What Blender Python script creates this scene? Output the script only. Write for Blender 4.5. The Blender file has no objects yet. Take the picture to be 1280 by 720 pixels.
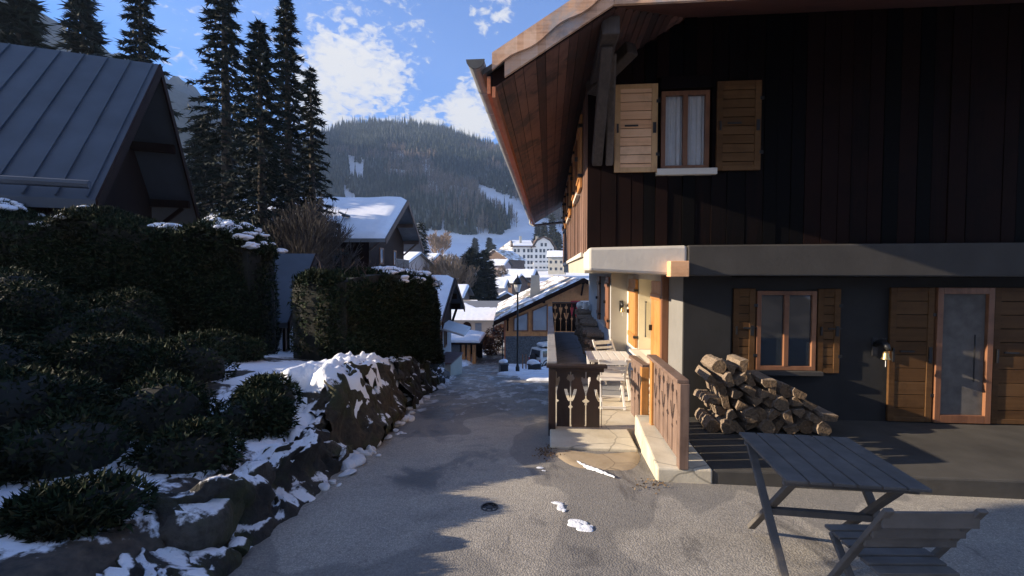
import bpy, math, random
import numpy as np
from mathutils import Vector, Matrix
R = math.radians
rnd = random.Random(7)
rs = np.random.RandomState(11)
sc = bpy.context.scene
COL = sc.collection

# ------------------------------------------------------------------ camera
F = 560.0
YAW, PITCH = R(4.7), R(-2.05)
cam_d = Vector((-math.sin(YAW)*math.cos(PITCH), math.cos(YAW)*math.cos(PITCH), math.sin(PITCH)))
cam_r = Vector((math.cos(YAW), math.sin(YAW), 0))
cam_u = cam_r.cross(cam_d)
cd = bpy.data.cameras.new('camera'); cam = bpy.data.objects.new('camera', cd); COL.objects.link(cam)
cam.matrix_world = Matrix((( cam_r.x, cam_u.x, -cam_d.x, 0), (cam_r.y, cam_u.y, -cam_d.y, 0), (cam_r.z, cam_u.z, -cam_d.z, 0), (0,0,0,1)))
cd.sensor_width = 36; cd.lens = 36*F/1280; cd.clip_start = .05; cd.clip_end = 20000
sc.camera = cam

def proj(P):
    "world points (N,3) -> pixels of the 1280x720 photograph"
    P = np.asarray(P, float)
    z = np.maximum(P@np.array(cam_d), 1e-3)
    return 640+F*(P@np.array(cam_r))/z, 360-F*(P@np.array(cam_u))/z

# ------------------------------------------------------------------ scene objects
def tag(o, label=None, cat=None, group=None, kind=None):
    if label: o['label'] = label
    if cat: o['category'] = cat
    if group: o['group'] = group
    if kind: o['kind'] = kind
    return o
def thing(name, label, cat, loc=(0,0,0), rz=0, group=None):
    o = bpy.data.objects.new(name, None); COL.objects.link(o)
    o.location = loc; o.rotation_euler = (0,0,rz); o.empty_display_size = .2
    return tag(o, label, cat, group)
def link(name, me, mat, parent=None, loc=None):
    o = bpy.data.objects.new(name, me); COL.objects.link(o)
    if mat is not None:
        for m in (mat if isinstance(mat,(list,tuple)) else [mat]): me.materials.append(m)
    if parent is not None: o.parent = parent
    if loc is not None: o.location = loc
    return o
KIDS = {}
def copy_tree(o, parent=None):
    c = o.copy(); COL.objects.link(c); c.parent = parent
    for ch in [x for x in COL.objects if x.parent == o]: copy_tree(ch, c)
    return c

class MB:
    def __init__(s): s.v=[]; s.f=[]; s.mi=[]
    def add(s, vs, fs, mi=0):
        b=len(s.v); s.v += [tuple(v) for v in vs]; s.f += [tuple(b+i for i in f) for f in fs]; s.mi += [mi]*len(fs); return s
    def box(s, x0,x1,y0,y1,z0,z1, mi=0):
        return s.add([(x0,y0,z0),(x1,y0,z0),(x1,y1,z0),(x0,y1,z0),(x0,y0,z1),(x1,y0,z1),(x1,y1,z1),(x0,y1,z1)],
              [(3,2,1,0),(4,5,6,7),(0,1,5,4),(1,2,6,5),(2,3,7,6),(3,0,4,7)], mi)
    def bar(s, p, q, w, h, up=(0,0,1), mi=0):
        "beam from p to q, w across and h along up"
        p=Vector(p); q=Vector(q); d=(q-p).normalized(); u=Vector(up)
        a=d.cross(u)
        if a.length<1e-4: a=d.cross(Vector((1,0,0)))
        a.normalize(); b=a.cross(d).normalized()
        a*=w/2; b*=h/2
        return s.add([p-a-b,p+a-b,p+a+b,p-a+b,q-a-b,q+a-b,q+a+b,q-a+b],
              [(0,1,2,3),(7,6,5,4),(4,5,1,0),(5,6,2,1),(6,7,3,2),(7,4,0,3)], mi)
    def prism(s, poly, ax, a, b, mi=0):
        "poly: 2D points in the two axes left of ax, extruded from a to b along ax"
        def P(p,c):
            return {'x':(c,p[0],p[1]),'y':(p[0],c,p[1]),'z':(p[0],p[1],c)}[ax]
        n=len(poly)
        return s.add([P(p,a) for p in poly]+[P(p,b) for p in poly],
            [tuple(range(n)), tuple(range(2*n-1,n-1,-1))]+[((i+1)%n,i,n+i,n+(i+1)%n) for i in range(n)], mi)
    def hexa(s, vs, mi=0):
        return s.add(vs,[(3,2,1,0),(4,5,6,7),(0,1,5,4),(1,2,6,5),(2,3,7,6),(3,0,4,7)], mi)
    def tube(s, pts, r, n=8, mi=0, cap=True):
        pts=[Vector(p) for p in pts]; rr=r if isinstance(r,(list,tuple)) else [r]*len(pts)
        b=len(s.v); prev=None
        for i,p in enumerate(pts):
            d=(pts[min(i+1,len(pts)-1)]-pts[max(i-1,0)]).normalized()
            if prev is None:
                a=d.cross(Vector((0,0,1)))
                if a.length<1e-3: a=d.cross(Vector((1,0,0)))
            else: a=prev-d*prev.dot(d)
            a.normalize(); prev=a; c=d.cross(a)
            for k in range(n):
                t=2*math.pi*k/n; s.v.append(tuple(p+(a*math.cos(t)+c*math.sin(t))*rr[i]))
        for i in range(len(pts)-1):
            for k in range(n):
                s.f.append((b+i*n+k,b+i*n+(k+1)%n,b+(i+1)*n+(k+1)%n,b+(i+1)*n+k)); s.mi.append(mi)
        if cap:
            s.f.append(tuple(b+k for k in range(n-1,-1,-1))); s.mi.append(mi)
            e=b+(len(pts)-1)*n; s.f.append(tuple(e+k for k in range(n))); s.mi.append(mi)
        return s
    def lathe(s, prof, c=(0,0,0), n=16, mi=0):
        b=len(s.v)
        for r,z in prof:
            for k in range(n):
                t=2*math.pi*k/n; s.v.append((c[0]+r*math.cos(t),c[1]+r*math.sin(t),c[2]+z))
        for i in range(len(prof)-1):
            for k in range(n):
                s.f.append((b+i*n+k,b+i*n+(k+1)%n,b+(i+1)*n+(k+1)%n,b+(i+1)*n+k)); s.mi.append(mi)
        s.f.append(tuple(b+k for k in range(n-1,-1,-1))); s.mi.append(mi)
        e=b+(len(prof)-1)*n; s.f.append(tuple(e+k for k in range(n))); s.mi.append(mi)
        return s
    def lump(s, c, r, sx=1,sy=1,sz=1, amp=.25, seed=0, n=2, mi=0, cuts=0):
        "an uneven stone or clump"
        V,Fc=ICO[n]; g=np.random.RandomState(seed)
        k=g.normal(size=(4,3))*1.7; ph=g.rand(4)*6.28
        d=1+amp*np.sum(np.sin(V@k.T+ph),1)/2.2
        P=V*d[:,None]
        for _ in range(cuts):
            q=unit(g.normal(size=3)); P=P-np.maximum(0,P@q-g.uniform(.45,.8))[:,None]*q
        P=P*np.array([sx,sy,sz])*r+np.array(c)
        return s.add(P.tolist(), Fc, mi)
    def xform(s, M):
        s.v=[tuple(M@Vector(v)) for v in s.v]; return s
    def build(s, name, mat, parent=None, bevel=0, smooth=False, loc=None):
        me=bpy.data.meshes.new(name); me.from_pydata(s.v,[],s.f)
        o=link(name, me, mat, parent, loc)
        if isinstance(mat,(list,tuple)): me.polygons.foreach_set('material_index', s.mi)
        if smooth: me.polygons.foreach_set('use_smooth',[True]*len(me.polygons))
        if bevel:
            m=o.modifiers.new('bevel','BEVEL'); m.width=bevel; m.segments=2; m.limit_method='ANGLE'; m.angle_limit=R(40)
        me.update(); return o

def _ico(n):
    t=(1+5**.5)/2
    v=[(-1,t,0),(1,t,0),(-1,-t,0),(1,-t,0),(0,-1,t),(0,1,t),(0,-1,-t),(0,1,-t),(t,0,-1),(t,0,1),(-t,0,-1),(-t,0,1)]
    f=[(0,11,5),(0,5,1),(0,1,7),(0,7,10),(0,10,11),(1,5,9),(5,11,4),(11,10,2),(10,7,6),(7,1,8),(3,9,4),(3,4,2),(3,2,6),(3,6,8),(3,8,9),(4,9,5),(2,4,11),(6,2,10),(8,6,7),(9,8,1)]
    v=[np.array(p)/np.linalg.norm(p) for p in v]
    for _ in range(n):
        c={}; nf=[]
        def mid(a,b):
            k=(min(a,b),max(a,b))
            if k not in c:
                m=(v[a]+v[b]); v.append(m/np.linalg.norm(m)); c[k]=len(v)-1
            return c[k]
        for a,b,d in f:
            x,y,z=mid(a,b),mid(b,d),mid(d,a); nf+=[(a,x,z),(b,y,x),(d,z,y),(x,y,z)]
        f=nf
    return np.array(v),f
ICO={i:_ico(i) for i in range(4)}

def npmesh(name, V, Fc, mat, parent=None, smooth=False, loc=None, mi=None):
    "big meshes from numpy arrays; all faces have the same number of corners"
    V=np.ascontiguousarray(V,np.float32); Fc=np.ascontiguousarray(Fc,np.int32); k=Fc.shape[1]
    me=bpy.data.meshes.new(name)
    me.vertices.add(len(V)); me.vertices.foreach_set('co',V.ravel())
    me.loops.add(Fc.size); me.loops.foreach_set('vertex_index',Fc.ravel())
    me.polygons.add(len(Fc)); me.polygons.foreach_set('loop_start',np.arange(0,Fc.size,k,dtype=np.int32))
    me.polygons.foreach_set('loop_total',np.full(len(Fc),k,np.int32))
    if smooth: me.polygons.foreach_set('use_smooth',np.ones(len(Fc),bool))
    o=link(name,me,mat,parent,loc)
    if mi is not None: me.polygons.foreach_set('material_index',np.asarray(mi,np.int32))
    me.update(calc_edges=True); me.validate()
    return o
def unit(a): return a/np.maximum(np.linalg.norm(a,axis=-1,keepdims=True),1e-9)
def leaf_tris(P, size, outward=None, stretch=1.8, up=0.):
    "N small leaf-shaped quads; returns verts, faces"
    n=len(P); a=rs.normal(size=(n,3))
    if outward is not None: a=a+outward*1.2
    a[:,2]+=up; a=unit(a); b=unit(np.cross(a,rs.normal(size=(n,3))))
    s=size*(.6+.8*rs.rand(n,1))
    V=np.stack([P-b*s*.5, P+a*s*stretch*.55-b*s*.1, P+a*s*stretch*1.1, P+b*s*.5],1).reshape(-1,3)
    return V, np.arange(4*n).reshape(n,4)

def vnoise(x, y, seed=0):
    "smooth 2D value noise in -1..1"
    x=np.asarray(x,float); y=np.asarray(y,float); xi=np.floor(x).astype(int); yi=np.floor(y).astype(int)
    fx=x-xi; fy=y-yi; fx=fx*fx*(3-2*fx); fy=fy*fy*(3-2*fy)
    def h(i,j):
        n=(i*374761393+j*668265263+seed*974711)&0x7fffffff; n=((n^(n>>13))*1274126177)&0x7fffffff
        return ((n^(n>>16))&0xffff)/32767.5-1
    return (h(xi,yi)*(1-fx)+h(xi+1,yi)*fx)*(1-fy)+(h(xi,yi+1)*(1-fx)+h(xi+1,yi+1)*fx)*fy
def fbm(x,y,o=4,seed=0):
    return sum(vnoise(np.asarray(x)*2**i,np.asarray(y)*2**i,seed+i)/2**i for i in range(o))
def sstep(a,b,x):
    t=np.clip((np.asarray(x,float)-a)/(b-a),0,1); return t*t*(3-2*t)

# ------------------------------------------------------------------ materials
class NT:
    def __init__(s,name):
        s.m=bpy.data.materials.new(name); s.m.use_nodes=True; s.t=s.m.node_tree; s.b=s.t.nodes['Principled BSDF']
    def n(s,typ,inp=None,**pr):
        d=s.t.nodes.new(typ)
        for k,v in pr.items(): setattr(d,k,v)
        for k,v in (inp or {}).items(): s.put(d.inputs[k],v)
        return d
    def put(s,sock,v):
        if isinstance(v,bpy.types.NodeSocket): s.t.links.new(v,sock)
        else: sock.default_value = v if not (isinstance(v,tuple) and len(v)==3 and sock.type=='RGBA') else (*v,1)
    def vec(s,scale=(1,1,1),kind='Object',rot=(0,0,0)):
        c=s.n('ShaderNodeTexCoord'); return s.n('ShaderNodeMapping',{'Vector':c.outputs[kind],'Scale':scale,'Rotation':rot}).outputs[0]
    def noise(s,v,scale,detail=4,rough=.55,dist=0): return s.n('ShaderNodeTexNoise',{'Vector':v,'Scale':scale,'Detail':detail,'Roughness':rough,'Distortion':dist}).outputs['Fac']
    def vor(s,v,scale,feat='F1',out='Distance'): return s.n('ShaderNodeTexVoronoi',{'Vector':v,'Scale':scale},feature=feat).outputs[out]
    def ramp(s,f,stops,interp='LINEAR'):
        d=s.n('ShaderNodeValToRGB',{'Fac':f}); e=d.color_ramp; e.interpolation=interp
        while len(e.elements)<len(stops): e.elements.new(.5)
        for x,(p,c) in zip(e.elements,stops): x.position=p; x.color=(*c,1) if isinstance(c,tuple) else (c,c,c,1)
        return d.outputs['Color']
    def mix(s,f,a,b,blend='MIX'):
        d=s.n('ShaderNodeMix',data_type='RGBA',blend_type=blend); s.put(d.inputs[0],f); s.put(d.inputs[6],a); s.put(d.inputs[7],b); return d.outputs[2]
    def math(s,op,a,b=0.,clamp=False):
        d=s.n('ShaderNodeMath',operation=op); d.use_clamp=clamp; s.put(d.inputs[0],a); s.put(d.inputs[1],b); return d.outputs[0]
    def rand(s): return s.n('ShaderNodeNewGeometry').outputs['Random Per Island']
    def bump(s,h,st=.4,dist=.02):
        d=s.n('ShaderNodeBump',{'Height':h,'Strength':st,'Distance':dist}); s.t.links.new(d.outputs[0],s.b.inputs['Normal'])
    def set(s,col=None,rough=None,**kw):
        if col is not None: s.put(s.b.inputs['Base Color'],col)
        if rough is not None: s.put(s.b.inputs['Roughness'],rough)
        for k,v in kw.items(): s.put(s.b.inputs[k.replace('_',' ')],v)
        return s.m

def m_plain(name, c, rough=.6, var=.25, scale=6, bump=.15, metal=0.):
    t=NT(name); v=t.vec(); f=t.noise(v,scale,5)
    t.bump(t.noise(v,scale*9,3),bump,.006)
    return t.set(t.ramp(f,[(.3,tuple(x*(1-var) for x in c)),(.7,tuple(x*(1+var) for x in c))]),rough,Metallic=metal)
def m_wood(name, dark, mid, light, axis='z', rough=.65, rand=.45, g=1., bump=.35, light_at=.82, grey=None):
    t=NT(name); st={'z':(28*g,28*g,1.3*g),'y':(28*g,1.3*g,28*g),'x':(1.3*g,28*g,28*g)}[axis]
    gr=t.noise(t.vec(st),1,6,.62,.6); bl=t.noise(t.vec(tuple(x*.07 for x in st)),1,3)
    r=t.rand()
    f=t.math('ADD',t.math('MULTIPLY',gr,.5),t.math('ADD',t.math('MULTIPLY',r,rand),t.math('MULTIPLY',bl,.5-rand*.5)))
    c=t.ramp(f,[(.28,dark),(.52,mid),(light_at,light)])
    kn=t.vor(t.vec(tuple(x*.12 for x in st)),1)
    c=t.mix(t.ramp(kn,[(.0,.55),(.09,0.)]),c,tuple(x*.5 for x in dark))
    if grey: c=t.mix(t.ramp(t.noise(t.vec((1.6,1.6,1.6)),1.3,6,.65,.4),[(.50,0.),(.60,.85)]),c,grey)
    c=t.mix(t.ramp(t.noise(t.vec(),3.1,6,.7),[(.30,.45),(.52,0.)]),c,tuple(x*.6 for x in dark))
    t.bump(gr,bump,.004)
    return t.set(c,rough)
def m_snow(name='snow', c=(.80,.83,.88)):
    t=NT(name); v=t.vec(); n=t.noise(v,2.2,5); n2=t.noise(v,30,3)
    t.bump(t.math('ADD',n,t.math('MULTIPLY',n2,.25)),.5,.06)
    return t.set(t.ramp(n,[(.3,tuple(x*.93 for x in c)),(.65,c)]),.55)
M={}
M['snow']=m_snow()
M['snow_dirty']=m_snow('old_snow',(.62,.63,.65))
# ------------------------------------------------------------------ more materials
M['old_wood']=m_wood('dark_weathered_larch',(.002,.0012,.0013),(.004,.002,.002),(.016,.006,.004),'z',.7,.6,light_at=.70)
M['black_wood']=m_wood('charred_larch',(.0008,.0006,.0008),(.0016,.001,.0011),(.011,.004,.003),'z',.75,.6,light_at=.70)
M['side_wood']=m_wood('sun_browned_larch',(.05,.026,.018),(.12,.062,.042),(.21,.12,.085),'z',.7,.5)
M['soffit']=m_wood('red_brown_soffit_boards',(.022,.010,.009),(.085,.037,.028),(.20,.095,.07),'y',.75,.6,grey=(.05,.034,.032))
M['soffit_x']=m_wood('red_brown_hip_boards',(.035,.015,.011),(.09,.033,.023),(.17,.065,.045),'x',.65,.5)
M['barge']=m_wood('weathered_bargeboard',(.24,.12,.07),(.64,.38,.235),(.74,.52,.38),'x',.7,.3,bump=.7,grey=(.36,.335,.33))
M['eave_board']=m_wood('red_larch_board',(.20,.06,.025),(.38,.12,.05),(.5,.2,.09),'y',.55,.3)
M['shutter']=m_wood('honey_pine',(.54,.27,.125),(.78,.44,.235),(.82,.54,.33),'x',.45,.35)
M['shutter_v']=m_wood('orange_pine',(.30,.12,.032),(.48,.215,.06),(.57,.30,.10),'z',.42,.3)
M['frame_wood']=m_wood('red_brown_frame',(.10,.04,.02),(.20,.085,.04),(.30,.14,.07),'z',.5,.2)
M['rail_wood']=m_wood('brown_stained_rail',(.007,.003,.0026),(.015,.006,.005),(.035,.013,.009),'z',.5,.4)
M['rail_pale']=m_wood('faded_pink_brown_rail',(.08,.045,.033),(.19,.125,.095),(.30,.215,.17),'z',.55,.35)
M['rail_cap']=m_wood('grey_worn_handrail',(.16,.16,.17),(.27,.27,.28),(.38,.37,.36),'y',.6,.2)
M['grey_post']=m_wood('grey_split_timber',(.025,.019,.016),(.07,.054,.046),(.15,.12,.10),'z',.75,.3)
M['white_slat']=m_plain('white_painted_slats',(.72,.70,.66),.5,.06,8)
M['kerb_dark']=m_plain('dark_wet_concrete',(.07,.066,.06),.7,.25,2,.3)  # concrete right of the kerb, darkened in colour to look shaded
M['grey_slat']=m_plain('weathered_grey_slats',(.13,.12,.11),.7,.2,8)  # slats darkened in colour for the dim right side
M['shutter_dark']=m_wood('brown_stained_shutter',(.05,.024,.010),(.10,.05,.02),(.15,.08,.035),'x',.55,.3)  # pine darkened in colour for the dim right facade
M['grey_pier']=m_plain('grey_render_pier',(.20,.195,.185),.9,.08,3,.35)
M['stucco']=m_plain('cream_render',(.66,.63,.56),.85,.07,3,.35)
M['stucco_cool']=m_plain('pale_grey_render',(.42,.43,.44),.85,.08,3,.35)
M['cream']=m_plain('cream_paint',(.66,.59,.43),.5,.04,3,.1)
M['tan']=m_plain('tan_render',(.42,.385,.32),.85,.06,3,.3)
M['slab']=m_plain('pale_rendered_concrete',(.60,.555,.485),.85,.11,1.7,.4)
M['slab_dark']=m_plain('dark_grey_concrete_band',(.062,.058,.054),.85,.12,2.5,.3)  # slab band continued in a darkened colour, standing in for shade
M['dark_render']=m_plain('charcoal_render',(.035,.034,.033),.9,.15,2,.3)  # wall render darkened in colour to stand in for shade
M['zinc_end']=m_plain('dull_zinc_end',(.06,.063,.066),.6,.2)
M['zinc']=m_plain('grey_zinc',(.27,.275,.28),.5,.15,5,.08,.1)
M['iron']=m_plain('black_iron',(.012,.012,.013),.45,.2,10,.2)
M['steel']=m_plain('galvanised_steel',(.4,.41,.42),.35,.15,8,.1,.8)
M['tin_dark']=m_plain('dark_sheet_roof',(.045,.058,.078),.6,.2,1.2,.1)  # roof colour kept dark to stand in for snow in shade
M['slate']=m_plain('dark_slate_tile',(.07,.07,.075),.7,.3,5,.3)
M['rubber']=m_plain('black_rubber',(.015,.015,.016),.7,.1,8)
M['car_paint']=m_plain('white_car_paint',(.62,.62,.60),.3,.05,4,0)
M['red']=m_plain('red_paint',(.42,.02,.03),.45,.1,4,.05)
M['plastic_dark']=m_plain('dark_plastic',(.02,.022,.025),.5,.2,6)
M['curtain']=m_plain('white_curtain',(.72,.73,.74),.9,.06,14,.5)
M['brass']=m_plain('old_brass',(.45,.33,.16),.4,.25,12,.2,.9)
M['sack']=m_plain('white_cloth',(.75,.73,.7),.9,.1,20,.5)
def _glass(name, c, r):
    t=NT(name); n=t.noise(t.vec((1,1,1)),1.4,2); t.bump(n,.008,.05)
    return t.set(c,r,Specular_IOR_Level=.9)
M['glass']=_glass('dark_window_glass',(.02,.025,.03),.04)
M['glass_bright']=_glass('snow_reflecting_glass',(.34,.36,.38),.05)  # pale base colour stands in for a snow reflection
t=NT('clear_window_glass'); M['glass_clear']=t.set((1,1,1),.01,Transmission_Weight=1.,IOR=1.3)
def m_concrete(name,c,dk,sc=2.):
    t=NT(name); v=t.vec(); a=t.noise(v,sc,6,.6); b=t.noise(v,sc*22,3); st=t.noise(v,sc*.5,3)
    col=t.mix(t.ramp(a,[(.4,0.),(.62,1.)]),c,dk); col=t.mix(t.math('MULTIPLY',b,.35),col,tuple(x*.55 for x in c))
    cr=t.n('ShaderNodeTexVoronoi',{'Vector':t.n('ShaderNodeMixRGB',{'Fac':.12,'Color1':v,'Color2':t.n('ShaderNodeTexNoise',{'Vector':v,'Scale':3.}).outputs['Color']}).outputs[0],'Scale':sc*.7},feature='DISTANCE_TO_EDGE').outputs[0]
    col=t.mix(t.ramp(cr,[(.004,.7),(.012,0.)]),col,tuple(x*.3 for x in c))
    t.bump(t.math('ADD',a,t.math('MULTIPLY',b,.4)),.4,.012); return t.set(col,.85)
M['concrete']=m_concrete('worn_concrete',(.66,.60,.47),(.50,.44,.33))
M['concrete_grey']=m_concrete('grey_concrete',(.26,.25,.235),(.17,.165,.155),3)
M['pad']=m_concrete('tan_cement_pad',(.42,.33,.22),(.31,.235,.145),2.6)
M['terrace']=m_concrete('blue_grey_terrace',(.26,.27,.29),(.2,.21,.23),1.5)
def m_stone(name,a,b,c,scale=1.,moss=0):
    t=NT(name); v=t.vec(); n=t.noise(v,3*scale,8,.65); n2=t.noise(v,16*scale,5,.6); r=t.rand()
    f=t.math('ADD',t.math('MULTIPLY',n,.6),t.math('MULTIPLY',r,.4))
    col=t.ramp(f,[(.25,a),(.5,b),(.8,c)])
    col=t.mix(t.ramp(n2,[(.35,.65),(.6,0.)]),col,tuple(x*.35 for x in a))
    if moss: col=t.mix(t.ramp(t.noise(v,2.3*scale,4),[(.5,0.),(.62,.8)]),col,(.035,.04,.014))
    t.bump(t.math('ADD',n,t.math('MULTIPLY',n2,.6)),.9,.05); return t.set(col,.9)
M['rock']=m_stone('mossy_brown_rock',(.05,.038,.024),(.11,.082,.05),(.19,.145,.095),1.,1)
def m_ledge(name,a,b,c,lim):
    m=m_stone(name,a,b,c,1.,1); t=NT.__new__(NT); t.m=m; t.t=m.node_tree; t.b=t.t.nodes['Principled BSDF']
    old=t.b.inputs['Base Color'].links[0].from_socket; v=t.vec()
    nz=t.n('ShaderNodeSeparateXYZ',{'Vector':t.n('ShaderNodeNewGeometry').outputs['Normal']}).outputs[2]
    f=t.math('ADD',nz,t.math('ADD',t.math('MULTIPLY',t.math('SUBTRACT',t.noise(v,2.6,6,.65),.5),1.5),t.math('MULTIPLY',t.math('SUBTRACT',t.noise(v,22,4,.6),.5),.35)))
    t.t.links.new(t.mix(t.ramp(f,[(lim-.02,0.),(lim+.10,1.)]),old,(.78,.80,.84)),t.b.inputs['Base Color']); return m
M['ledge']=m_ledge('brown_rock_with_snowy_ledges',(.03,.024,.017),(.075,.058,.038),(.14,.11,.075),.76)
M['ledge_dark']=m_ledge('dark_rock_with_snowy_ledges',(.018,.017,.016),(.04,.037,.033),(.08,.074,.064),.80)
M['rubble']=m_stone('grey_rubble_stone',(.10,.10,.105),(.17,.17,.17),(.27,.26,.25),2.)
M['blue_stone']=m_stone('blue_grey_rough_render',(.075,.085,.095),(.12,.135,.15),(.19,.21,.22),.8)
t=NT('stone_roof_slabs'); v=t.vec(); br=t.n('ShaderNodeTexVoronoi',{'Vector':t.vec((1.2,3.2,1.2)),'Scale':1.1},feature='F1').outputs['Color']
tile=t.mix(t.noise(v,4,4),(.22,.195,.16),(.44,.395,.33)); tile=t.mix(.35,tile,br,'MULTIPLY')
snf=t.noise(t.vec((.45,.13,.45)),2.2,5,.62)
M['lauze']=t.set(t.mix(t.ramp(snf,[(.46,0.),(.52,1.)]),tile,(.82,.83,.84)),.75); t.bump(t.noise(v,9,3),.7,.05)
t=NT('corrugated_snowy_sheet'); v=t.vec(); w=t.n('ShaderNodeTexWave',{'Vector':v,'Scale':.9,'Distortion':.0},wave_type='BANDS',bands_direction='X').outputs['Fac']
t.bump(w,.8,.06); M['corrugated']=t.set(t.mix(w,(.13,.135,.14),(.22,.225,.23)),.5)
t=NT('terracotta_block'); M['terracotta']=t.set(t.mix(t.noise(t.vec(),2,4),(.22,.10,.075),(.30,.15,.11)),.8)
M['house_wood']=m_wood('orange_larch_cladding',(.28,.10,.03),(.54,.21,.065),(.64,.32,.12),'z',.6,.5,.5)
M['house_red']=m_wood('red_larch_cladding',(.28,.07,.03),(.42,.13,.06),(.5,.2,.1),'z',.5,.4,.5)
M['far_wood']=m_plain('brown_far_timber',(.10,.062,.045),.8,.3,1,.1)
M['far_white']=m_plain('white_far_render',(.74,.73,.70),.85,.05,.5,.1)
M['far_cream']=m_plain('cream_far_render',(.52,.48,.39),.85,.08,.5,.1)
M['far_grey']=m_plain('mauve_grey_render',(.34,.32,.32),.85,.08,.6,.1)
M['far_pink']=m_plain('pinkish_render',(.40,.31,.29),.85,.08,.5,.1)
M['far_orange']=m_plain('orange_render',(.36,.19,.11),.85,.15,.5,.1)
M['far_glass']=m_plain('dim_window',(.045,.055,.075),.2,.2,1,0)
M['blue_shutter']=m_plain('blue_shutter',(.10,.14,.22),.6,.1,4)
# ------------------------------------------------------------------ the lie of the land (z = 0 is the eye of the camera)
_RY=[-60,-6,0,3,6,9,36,42,60,110,180,260,340,420]
_RZ=[5.5,-.6,-1.60,-1.93,-2.29,-2.80,-7.52,-7.78,-8.26,-9.4,-5.,2.,12.,26.]
def road_z(Y): 
    Y=np.asarray(Y,float); return (np.interp(Y-.7,_RY,_RZ)+np.interp(Y,_RY,_RZ)+np.interp(Y+.7,_RY,_RZ))/3
def XL(Y): return np.interp(Y,[-10,0,4.83,17.5,28,39,42,48,60],[-.9,-1.47,-2.14,-3.9,-5.6,-6.3,-5.9,-4.2,3.])
def XR(Y): return np.interp(Y,[-10,0,6,16.5,17.5,21,26,36,42,48,60],[9.,9.,9.,4.,4.,-1.6,-2.6,-3.9,-4.2,-1.,9.])
def hill_top(X):
    return np.interp(X,[-1500,-900,-420,-330,-240,-160,-90,0,130,300,700,1500],[250,300,324,322,308,281,262,245,215,170,110,80])
def ground_z(X,Y):
    X=np.asarray(X,float); Y=np.asarray(Y,float)
    z=road_z(np.clip(Y,-60,420))
    d=XL(Y)-X
    hb=np.interp(Y,[-8,2,4.4,5,7,15,17,22],[.40,.42,.45,.72,.9,.8,.25,.1])
    bank=hb*sstep(.25,.6,d)+np.interp(Y,[-20,0,5,8],[.10,.10,.09,.07])*np.clip(d-.6,0,25)*np.interp(Y,[10,40,70],[1,.7,0])
    z=z+np.where(Y<70,bank,0)
    z=z+.02*np.clip(X-8,0,60)*(Y<60)
    z=z-.05*(sstep(-.15,.1,X-XL(Y))*sstep(-.15,.1,XR(Y)-X))*(Y<60)
    far=sstep(70,130,Y); z=z+far*(fbm(X/60,Y/60,3,3)*1.4)
    t=np.clip((Y-420)/580,0,1); k=t*.35+.65*t**1.15
    h=26+(hill_top(X)-26)*k+fbm(X/130,Y/130,4,9)*22*np.sqrt(t)*(1-.75*t)
    back=np.clip((Y-1000)/500,0,1)
    h=np.where(Y>1000,hill_top(X)+60*0-back*120,h)
    return np.where(Y>420,h,z)
def on_ground(px,py,y0=1.5,y1=60):
    d=cam_d+cam_r*((px-640)/F)+cam_u*((360-py)/F); Y=np.linspace(y0,y1,3000); k=Y/d.y
    i=int(np.argmax(d.z*k<ground_z(d.x*k,Y))); return (d.x*k[i],Y[i],d.z*k[i])
def sheet(name,xs,ys,mat,kind,dz=0,fn=ground_z):
    X,Y=np.meshgrid(xs,ys); Z=fn(X,Y)+dz
    V=np.stack([X,Y,Z],-1).reshape(-1,3); n=len(xs); i=np.arange(len(ys)-1)[:,None]*n+np.arange(n-1)
    Fc=np.stack([i,i+1,i+1+n,i+n],-1).reshape(-1,4)
    return tag(npmesh(name,V,Fc,mat,smooth=True),kind=kind)
# ground: snow with bare earth and leaf litter showing near the road
t=NT('snowy_ground'); v=t.vec(); g=t.n('ShaderNodeNewGeometry'); nz=t.n('ShaderNodeSeparateXYZ',{'Vector':g.outputs['Normal']}).outputs[2]
yy=t.n('ShaderNodeSeparateXYZ',{'Vector':g.outputs['Position']}).outputs[1]
a=t.noise(v,.9,6,.6); b=t.noise(v,14,5,.6)
earth=t.ramp(b,[(.3,(.018,.014,.010)),(.5,(.05,.038,.026)),(.75,(.10,.075,.05))])
near=t.n('ShaderNodeMapRange',{'Value':yy,'From Min':30.,'From Max':60.,'To Min':.0,'To Max':.25}).outputs[0]
f=t.math('ADD',t.math('ADD',a,near),t.math('MULTIPLY',t.math('SUBTRACT',nz,.93),.9))
f=t.math('ADD',f,t.math('MULTIPLY',t.math('SUBTRACT',b,.5),.22))
M['ground']=t.set(t.mix(t.ramp(f,[(.49,0.),(.53,1.)]),earth,(.78,.80,.84)),.7); t.bump(t.math('ADD',a,t.math('MULTIPLY',b,.3)),.5,.08)
xs=np.unique(np.concatenate([np.arange(-9,8.01,.2),np.arange(-30,30,1.5),np.linspace(-460,460,116)]))
ys=np.unique(np.concatenate([np.arange(-12,20,.25),np.arange(20,62,.8),np.arange(62,421,6.),[-60,-45,-30,-20,420]]))
sheet('ground',xs,ys,M['ground'],'structure')
t=NT('snowy_hillside'); v=t.vec(); a=t.noise(v,.02,6,.6); M['hill']=t.set(t.mix(t.ramp(a,[(.4,0.),(.6,1.)]),(.66,.69,.74),(.80,.82,.86)),.7)
t=NT('wood_floor_snow'); 
xs=np.linspace(-720,700,200); ys=np.concatenate([np.linspace(420,1000,100),[1100,1300,1500]])
sheet('hill',xs,ys,M['hill'],'structure')
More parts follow.
